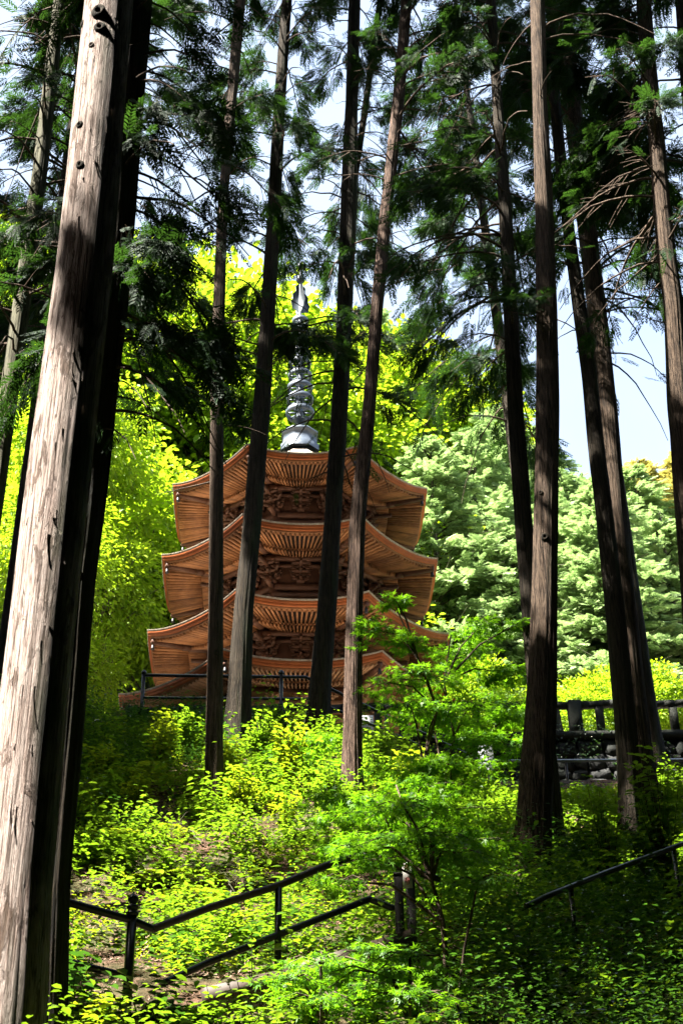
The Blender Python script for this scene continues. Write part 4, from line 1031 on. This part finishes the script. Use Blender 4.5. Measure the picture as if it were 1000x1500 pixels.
SH = [(150, 1495, 11.4, .55, 12, 'bright leafy plant at the bottom left beside the front trunk', 'fern', .12), (290, 1498, 11.3, .5, 12, 'bright leafy plant at the bottom edge below the handrail joint', 'under', .13), (620, 1498, 11.2, .55, 12, 'leafy plant at the bottom edge right of centre', 'under', .11), (380, 1140, 25, 1.2, 14, 'bright bush right behind the dark broad-based trunk', 'under', .13), (425, 1165, 23.5, 1.2, 15, 'bright bush left of the reddish flaky trunk', 'fern', .12), (270, 1120, 26.5, 1.0, 12, 'green bush left of the slender trunk near the black railing', 'under', .13), (330, 1160, 24, .9, 10, 'bush between the slender and the broad-based trunks', 'fern', .12), (560, 1160, 21, 1.1, 14, 'bright bush right of the reddish flaky trunk', 'under', .12), (600, 1190, 19.5, 1.0, 12, 'bright bush under the layered maple', 'fern', .12), (480, 1200, 19.5, .9, 12, 'bush on the slope below the reddish flaky trunk', 'under', .12), (100, 1440, 11.5, .9, 8, 'broad-leaved shrub climbing beside the dark rear trunk', 'glossy', .15), (230, 1440, 11, .7, 7, 'large-leaved plant in front of the finial post', 'glossy', .15), (180, 1300, 14.5, .6, 8, 'round-leaved plant above the left handrail', 'under', .14),
      (130, 1280, 15, .6, 8, 'round-leaved plant against the dark rear trunk', 'under', .14), (240, 1300, 14.2, .45, 6, 'round-leaved plant behind the finial post', 'under', .13), (330, 1440, 11, .6, 7, 'small-leaved plant below the low handrail', 'under', .09), (370, 1480, 11.4, .95, 6, 'tall sprig with pale leaf tips in front of the railing post', 'under', .1),
      (440, 1500, 11.3, .7, 12, 'pale-leaved plant at the bottom edge left of centre', 'under', .11), (540, 1500, 11.2, .65, 12, 'pale-leaved plant at the bottom edge in the centre', 'under', .11), (235, 1140, 23.5, 1.3, 9, 'bright sapling standing out before the dark mound', 'fern', .13), (150, 1170, 22, .9, 9, 'yellow-green shrub beside the dark rear trunk', 'fern', .13),
      (880, 1180, 17, 1.6, 14, 'tall leafy sapling in front of the stout right trunk', 'under', .12), (960, 1170, 17, 2.0, 18, 'tall leafy sapling at the right edge', 'under', .12), (720, 1270, 15, .8, 9, 'leafy plant at the left foot of the sunlit upright trunk', 'under', .1), (605, 1305, 13.2, .25, 4, 'tiny lit plant behind the wooden posts', 'fern', .06),
      (790, 1330, 13.5, .35, 7, 'yellow-leaved little plant at the foot of the upright trunk', 'fern', .08), (860, 1300, 12.5, .9, 14, 'pale-leaved bush right of the upright trunk', 'glossy', .1), (960, 1330, 11.5, 1.1, 16, 'pale-leaved bush at the right edge', 'glossy', .1), (700, 1440, 10.5, .8, 14, 'dim leafy bush at the bottom right of centre', 'glossy', .09),
      (350, 1200, 20, .8, 9, 'bright shrub at the foot of the slender trunk', 'fern', .1), (420, 1230, 18.5, .7, 9, 'bright shrub on the slope below the maple bush', 'fern', .1), (200, 1190, 20, .6, 8, 'yellow-green shrub on the slope above the ferns', 'fern', .1)]
for i, (u, v, Y, H, n, lab, mat, sz) in enumerate(SH): shrub(u, v, Y, H, n*2, lab, 500+i, mat, sz)
# arching strap-leaved clump
def strap(u, v, Y, label, seed, R=.45):
    r = np.random.default_rng(seed); b = gpt(u, v, Y); mb = MB()
    for i in range(26):
        az = r.random()*2*pi; L = R*(.6+.6*r.random()); d = np.array([cos(az), sin(az), 0]); pr = np.array([-d[1], d[0], 0])*.014; s = np.linspace(0, 1, 9)
        P = b+np.outer(s*L*.9, d)+np.outer(L*(1.5*s-1.35*s*s), [0, 0, 1]); w = np.sin(pi*np.clip(s*.9+.08, 0, 1))[:, None]
        V = np.concatenate([P-pr*w, P+pr*w]); k = np.arange(8); mb.add(V, [np.stack([k, k+1, k+10, k+9], 1)])
    root = empty('sedge_clump', b, label, 'plant', 'sedge clumps'); mb.build('blades', M['fern'], root, b)
strap(200, 1470, 11.6, 'arching strap-leaved clump at the bottom left', 601, .65); strap(110, 1490, 11.3, 'strap-leaved clump next to the front trunk base', 602, .5)
print('plants done')

# ------------------------------------------------------------------ handrails, walls, posts
def poly(pts): return [at(*p) for p in pts]
def post(mb, u, vtop, Y, r, depth=.1, n=12):
    p = at(u, vtop, Y); g = float(ground(p[0], p[1])); mb.tube([(p[0], p[1], g-depth), tuple(p)], r, n); return p
# front stair handrail
b0 = gpt(408, 1440, 13.6)
root = empty('handrail', b0, 'black steel handrail dipping and rising across the lower slope', 'handrail', 'stair handrails')
def rail(pts, r, name, root, b, mat='rail', n=12):
    pts = np.array(pts); P = [pts[0]]
    for i in range(1, len(pts)): 
        for t in np.linspace(0, 1, 7)[1:]: P.append(pts[i-1]+(pts[i]-pts[i-1])*t)
    mb = MB(); mb.tube(P, r, n); return mb.build(name, M[mat], root, b, smooth=True)
rail(poly([(30, 1296, 12.6), (65, 1312, 12.7), (193, 1348, 13.0), (224, 1361, 13.1)]), .037, 'rail', root, b0)
rail(poly([(224, 1361, 13.1), (300, 1332, 13.4), (408, 1297, 13.7), (478, 1268, 14.0), (530, 1252, 14.3)]), .037, 'rail', root, b0, 'brown_rail')
rail(poly([(530, 1252, 14.3), (580, 1270, 14.3), (645, 1288, 14.3)]), .034, 'rail', root, b0)
rail(poly([(40, 1392, 12.6), (65, 1401, 12.7), (193, 1432, 13.0)]), .034, 'rail', root, b0)
rail(poly([(236, 1442, 13.1), (300, 1412, 13.4), (408, 1369, 13.7), (500, 1333, 14.0), (540, 1317, 14.2), (580, 1332, 14.2)]), .034, 'rail', root, b0)
mb = MB(); post(mb, 408, 1300, 13.7, .036, .2); mb.build('post', M['rail'], root, b0, smooth=True)
mb = MB(); p = post(mb, 194, 1342, 13.0, .045, .2); po = mb.build('post', M['rail'], root, b0, smooth=True)
mb = MB(); z = p[2]; mb.lathe([(.045, z), (.06, z+.01), (.06, z+.03), (.045, z+.04), (.045, z+.06), (.058, z+.07), (.058, z+.09), (.035, z+.1), (.03, z+.115), (.05, z+.14), (.052, z+.165), (.035, z+.19), (.012, z+.2), (.01, z+.225), (0, z+.23)], (p[0], p[1], 0), 16)
mb.build('finial', M['rail'], root, b0, smooth=True)
# wooden posts with plate
for u, vt, lab in ((583, 1283, 'square dark wooden post standing left of the signed post'), (600, 1278, 'square dark wooden post carrying the small faded plate')):
    p = at(u, vt, 14.0); g = float(ground(p[0], p[1])); mb = MB(); mb.box((p[0], p[1], (g-.3+p[2])/2), (.043, 0, 0), (0, .043, 0), (0, 0, (p[2]-g+.3)/2)); mb.box((p[0], p[1], p[2]+.01), (.05, 0, 0), (0, .05, 0), (0, 0, .012))
    o = mb.build('wooden_post', M['post_wood'], None, (p[0], p[1], g)); tag(o, lab, 'post', 'wooden posts beside the handrail')
p = at(596, 1282, 13.93); mb = MB(); 
tp = empty('sign_plate', p, 'small faded plate with red characters hung on the wooden post', 'sign')
mb.box(p, (.045, 0, .004), (0, .006, 0), (-.006, 0, .13)); mb.build('plate', M['plate'], tp, p)
mb = MB(); f = -.009   # two strokes-built characters: 火 and 気-like marks as seen
def stroke(x0, z0, x1, z1, w=.007): mb.bar((p[0]+x0, p[1]+f, p[2]+z0), (p[0]+x1, p[1]+f, p[2]+z1), .003, w, up=(0.0, -1.0, 0.001)) if False else mb.box(((2*p[0]+x0+x1)/2, p[1]+f, (2*p[2]+z0+z1)/2), ((x1-x0)/2, 0, (z1-z0)/2), (0, .002, 0), (-(z1-z0)/2*w/ max(1e-4, sqrt((x1-x0)**2+(z1-z0)**2))*1.0, 0, (x1-x0)/2*w/max(1e-4, sqrt((x1-x0)**2+(z1-z0)**2))))
for zc in (.07, -.06):
    stroke(-.02, zc+.03, -.024, zc-.02); stroke(-.02, zc+.03, .0, zc+.03); stroke(.0, zc+.035, .0, zc-.04); stroke(.012, zc+.03, .016, zc-.03); stroke(-.02, zc+.0, .02, zc+.004); stroke(.016, zc+.02, .028, zc+.01)
mb.build('lettering', M['mark'], tp, p)
# timber step edging and dark stair
for i, (a, b2, lab) in enumerate((((430, 1428, 13.2), (600, 1375, 13.7), 'timber edging board under the black handrail'), ((300, 1462, 12.6), (432, 1430, 13.0), 'lower timber edging board left of the railing post'))):
    A = at(*a); B = at(*b2); mb = MB(); mb.bar(A, B, .12, .16); g = A.copy(); o = mb.build('step_edging', M['step_wood'], None, A); tag(o, lab, 'timber board', 'stair edging boards')
# upper black handrail on the landing
b1 = gpt(412, 1055, 29)
root = empty('handrail', b1, 'black steel handrail on the landing before the pagoda, running down right', 'handrail', 'stair handrails')
A, B_, C_, D_, E_ = (210, 989, 29), (448, 992, 29), (482, 1016, 29.2), (700, 1113, 30.2), (960, 1110, 30.2)
rail(poly([A, B_, D_]), .036, 'rail', root, b1)
rail(poly([(210, 1022, 29), (455, 1024, 29), (606, 1088, 29.8), (700, 1150, 30.2)]), .03, 'rail', root, b1)
for u, v in ((211, 984), (412, 984)):
    mb = MB(); p = post(mb, u, v+4, 29, .042, .2); po = mb.build('post', M['rail'], root, b1, smooth=True)
    mb = MB(); z = p[2]; mb.lathe([(.042, z), (.058, z+.01), (.058, z+.04), (.05, z+.08), (.03, z+.1), (0, z+.11)], (p[0], p[1], 0), 14); mb.build('finial', M['rail'], root, b1, smooth=True)
mb = MB(); post(mb, 565, 1044, 29.5, .035, .2); mb.build('post', M['rail'], root, b1, smooth=True)
# walkway steel railing
b2 = gpt(710, 1150, 30.2)
root = empty('railing', b2, 'shiny two-bar steel railing along the walkway below the stone wall', 'railing', 'stair handrails')
rail(poly([(695, 1111, 30.2), (705, 1115, 30.2), (1040, 1113, 30.2)]), .032, 'rail', root, b2, 'steel')
rail(poly([(705, 1148, 30.2), (1040, 1147, 30.2)]), .022, 'rail', root, b2, 'brown_rail')
for u in (828, 968):
    mb = MB(); post(mb, u, 1116, 30.2, .03, .1); mb.build('post', M['brown_rail'], root, b2, smooth=True)
# concrete pillar
p = at(710, 1098, 30.45); g = float(ground(p[0], p[1])); mb = MB(); mb.box((p[0], p[1], (g-.3+p[2])/2), (.16, 0, 0), (0, .16, 0), (0, 0, (p[2]-g+.3)/2)); mb.box((p[0], p[1], p[2]+.025), (.14, 0, 0), (0, .14, 0), (0, 0, .025))
tag(mb.build('concrete_pillar', M['concrete'], None, (p[0], p[1], g)), 'square grey concrete pillar where the steel railing begins', 'pillar')
# lower right handrail
b3 = gpt(880, 1300, 15.5)
root = empty('handrail', b3, 'bluish steel handrail rising through the bushes at the lower right', 'handrail', 'stair handrails')
rail(poly([(770, 1328, 14.2), (800, 1313, 14.4), (880, 1281, 15.2), (1010, 1232, 16.4)]), .03, 'rail', root, b3)
for u, v, Y in ((835, 1300, 14.75), (985, 1242, 16.2)):
    mb = MB(); post(mb, u, v, Y, .03, .1); mb.build('post', M['rail'], root, b3, smooth=True)
# stone retaining wall of rubble
def wall():
    x0, x1, y, zt = -5.5, 10.5, 33.3, 13.50
    root = empty('retaining_wall', (x0, y, 10.6), 'dark mossy rubble retaining wall under the balustrade', 'wall')
    o = np.array([x0, y, 10.6]); r = np.random.default_rng(700)
    mb = MB(); mb.box(((x0+x1)/2, y+.32, (10.2+zt-.12)/2), ((x1-x0)/2, 0, 0), (0, .2, 0), (0, 0, (zt-.12-10.2)/2)); mb.build('core', M['dark_stone'], root, o)
    mb = MB(); z = 10.3; row = 0
    while z < zt-.35:
        h = .26+.12*r.random(); x = x0+.1*r.random()
        while x < x1:
            w = .3+.35*r.random(); cx, cz = x+w/2, z+h/2+(r.random()-.5)*.05
            n1, n2 = 7, 6; VV = []; tl = (r.random()-.5)*.14
            for i in range(n2+1):
                th = pi*i/n2
                for j in range(n1):
                    ph = 2*pi*j/n1; q = np.array([cos(ph)*sin(th), -sin(ph)*sin(th), cos(th)]); q = np.sign(q)*np.abs(q)**.42*(1+.3*(r.random(3)-.5))
                    VV.append((cx+q[0]*w*.52*(1+.3*(r.random()-.5)), y+.1+q[1]*.13*(1+.6*(r.random()-.5)), cz+q[2]*h*.53*(1+.25*(r.random()-.5))+tl*q[0]))
            i = np.arange(n2)[:, None]*n1; j = np.arange(n1)[None, :]; j2 = (j+1) % n1
            mb.add(VV, [np.stack([i+j, i+n1+j, i+n1+j2, i+j2], -1).reshape(-1, 4)]); x += w+.015
        z += h; row += 1
    mb.build('rubble_face', M['dark_stone'], root, o)
    mb = MB(); mb.box(((x0+x1)/2, y+.12, zt-.08), ((x1-x0)/2, 0, 0), (0, .22, 0), (0, 0, .08)); mb.build('coping', M['stone'], root, o)
    # balustrade
    rt = empty('balustrade', (x0, y, zt), 'mossy stone balustrade with square posts on top of the retaining wall', 'balustrade'); o = np.array([x0, y, zt])
    zt2 = zat(1031, 33.3)
    mb = MB(); n = 60
    P = [(xx, y+.12, zt2-.07+.02*sin(xx*3)) for xx in np.linspace(x0, x1, n)]
    for i in range(n-1): mb.bar(P[i], P[i+1], .2+.01*sin(i*1.7), .15+.012*sin(i*2.3))
    mb.build('cap_rail', M['stone'], rt, o)
    xx = x0+.15; i = 0
    while xx < x1:
        big = i % 3 == 0; w = .16 if big else .095
        mb = MB(); mb.box((xx, y+.12, (zt+zt2-.12)/2+(.04 if big else 0)), (w, .0, 0), (0, w*.9, 0), (0, 0, (zt2-.12-zt)/2+(.1 if big else .02))); mb.build('post', M['stone'], rt, o)
        xx += .62; i += 1
wall()
r = np.random.default_rng(720); n = 5200; x = r.uniform(-5, 10, n); z = r.uniform(10.7, 13.7, n); k = fbm(x*.9, z*1.3, 31) > .53; x, z = x[k], z[k]
pos = np.stack([x, 33.28-.08*r.random(len(x)), z], 1); dv = np.stack([r.normal(size=len(x)), -.4-.3*r.random(len(x)), -.6+.5*r.normal(size=len(x))], 1)
up_ = np.tile([0, -1.0, .6], (len(x), 1))+(r.random((len(x), 3))-.5)*.8; X, Y, Z = basis(dv, up_); V, p = instance(LEAF[0], LEAF[1], pos, X, Y, Z, .06+.05*r.random(len(x)))
tag(mk('ivy', V, p, M['glossy']), 'dark creeping leaves patching the face of the stone retaining wall', 'creeper', kind='stuff')
for i, (u, v, Y, L, az, lab) in enumerate(((250, 1155, 21, 1.0, .2, 'pale fallen branch on the slope above the ferns'), (300, 1240, 17, .8, 2.6, 'thin fallen branch on the litter right of the ferns'), (200, 1235, 18, .7, .5, 'broken twig on the litter near the dark rear trunk'), (380, 1165, 21, .9, -.3, 'dry branch lying right of the slender trunk'), (335, 1335, 14.8, .7, 2.0, 'dry stick beside the rising handrail'), (520, 1330, 14.6, .8, .1, 'dead branch on bare litter left of the wooden posts'), (180, 1440, 11.5, .5, .8, 'brown dead sprig below the low handrail'))):
    g = np.random.default_rng(800+i); Y = ghit(u, v, Y); b = gpt(u, v, Y, .05); s_ = np.linspace(0, 1, 8); d = np.array([cos(az), sin(az), 0]); P = b+np.outer(s_*L, d)+np.cumsum(g.normal(size=(8, 3))*.03, 0); P[:, 2] = ground(P[:, 0], P[:, 1])+.06+.12*s_+.04*g.random(8)
    mb = MB(); mb.tube(P, np.linspace(.018, .005, 8), 6)
    for q in range(6):
        o = P[1+q]; e = o+d*.2+np.array([g.normal()*.2, g.normal()*.2, .12+.15*g.random()]); mb.tube([o, (o+e)/2+g.normal(size=3)*.02, e], [.008, .006, .003], 4)
    o = mb.build('fallen_branch', M['grey_bark'], None, b); tag(o, lab, 'branch', 'dead branches fallen on the slope')
# black covered box before the balustrade, notice board
p = at(400, 1058, 31.5); mb = MB(); g = float(ground(p[0], p[1]))
q = at(365, 1058, 31.5); q2 = at(442, 1058, 31.5); w = (q2[0]-q[0])/2; cx = (q2[0]+q[0])/2
V = []; pr = [(-.35, g-.1), (-.35, p[2]-.06), (-.28, p[2]), (.28, p[2]), (.35, p[2]-.06), (.35, g-.1)]
mb.add([(cx+sx*(w-(.04 if 0 < i < 5 else 0)), 31.6+a, z) for sx in (-1, 1) for i, (a, z) in enumerate(pr)], [[0, 1, 2, 3, 4, 5], [11, 10, 9, 8, 7, 6]]); k0 = mb.n-12
for i in range(6): mb.P.setdefault(4, []).append(np.array([[i, i+6, (i+1) % 6+6, (i+1) % 6]])+k0)
tag(mb.build('covered_box', M['blacksheet'], None, (cx, 31.6, g)), 'low black covered box in front of the balustrade below the pagoda', 'box')
p = at(538, 1060, 36.5); g = float(ground(p[0], p[1])); root = empty('notice_board', (p[0], p[1], g), 'small blank white notice board on the terrace between trunk and maple', 'notice board')
mb = MB(); mb.box(p, (.17, 0, 0), (0, .015, 0), (0, 0, .24)); mb.build('board', M['white'], root, (p[0], p[1], g))
mb = MB(); mb.box((p[0], p[1]+.05, (p[2]+g)/2), (.03, 0, 0), (0, .03, 0), (0, 0, (p[2]-g)/2+.1)); mb.build('leg', M['post_wood'], root, (p[0], p[1], g))

# ------------------------------------------------------------------ light, sky, camera
w = bpy.data.worlds.new('World'); bpy.context.scene.world = w; w.use_nodes = True; nt = w.node_tree
bg = nt.nodes['Background']; sky = nt.nodes.new('ShaderNodeTexSky'); sky.sky_type = 'NISHITA'; sky.sun_disc = False
sky.sun_elevation = SUN_EL; sky.sun_rotation = atan2(SUN[0], SUN[1]); sky.air_density = 1.0; sky.dust_density = 5.0; sky.ozone_density = 1.0; sky.altitude = 300
tcw = nt.nodes.new('ShaderNodeTexCoord'); nzw = nt.nodes.new('ShaderNodeTexNoise'); nzw.inputs['Scale'].default_value = 2.2; nzw.inputs['Detail'].default_value = 6; nzw.inputs['Roughness'].default_value = .6
nt.links.new(tcw.outputs['Generated'], nzw.inputs['Vector'])
rw = nt.nodes.new('ShaderNodeValToRGB'); rw.color_ramp.elements[0].position = .36; rw.color_ramp.elements[0].color = (.3, .3, .3, 1); rw.color_ramp.elements[1].position = .58; rw.color_ramp.elements[1].color = (.92, .92, .92, 1)
nt.links.new(nzw.outputs['Fac'], rw.inputs[0]); mw = nt.nodes.new('ShaderNodeMix'); mw.data_type = 'RGBA'; nt.links.new(rw.outputs[0], mw.inputs[0]); nt.links.new(sky.outputs[0], mw.inputs[6]); mw.inputs[7].default_value = (1.38, 1.68, 2.15, 1)
nt.links.new(mw.outputs[2], bg.inputs[0]); bg.inputs[1].default_value = .08
sl = bpy.data.lights.new('sun', 'SUN'); sl.energy = 5.0; sl.angle = radians(.53); sl.color = (1, .95, .86)
so = bpy.data.objects.new('sun', sl); C.objects.link(so)
from mathutils import Vector
so.rotation_euler = Vector(tuple(-SUN)).to_track_quat('-Z', 'Y').to_euler(); so.location = (-20, -15, 40)
cam = bpy.data.cameras.new('camera'); co = bpy.data.objects.new('camera', cam); C.objects.link(co)
cam.sensor_fit = 'VERTICAL'; cam.sensor_height = 36; cam.lens = F/1500*36; cam.clip_end = 2000; cam.clip_start = .05
from mathutils import Matrix
co.rotation_euler = (Matrix.Rotation(pi/2+TH, 4, 'X') @ Matrix.Rotation(-ROLL, 4, 'Z')).to_euler()
bpy.context.scene.camera = co
cam.dof.use_dof = True; cam.dof.focus_distance = 17; cam.dof.aperture_fstop = 5.6
sc = bpy.context.scene; vs = sc.view_settings
sc.display_settings.display_device = 'sRGB'; vs.view_transform = 'Standard'; vs.look = 'None'; vs.gamma = 1; vs.exposure = 3.12; vs.use_curve_mapping = False
sc.cycles.max_bounces = 6; sc.cycles.diffuse_bounces = 4; sc.cycles.transmission_bounces = 4; sc.cycles.transparent_max_bounces = 4
sc.cycles.use_denoising = True; sc.cycles.use_adaptive_sampling = True
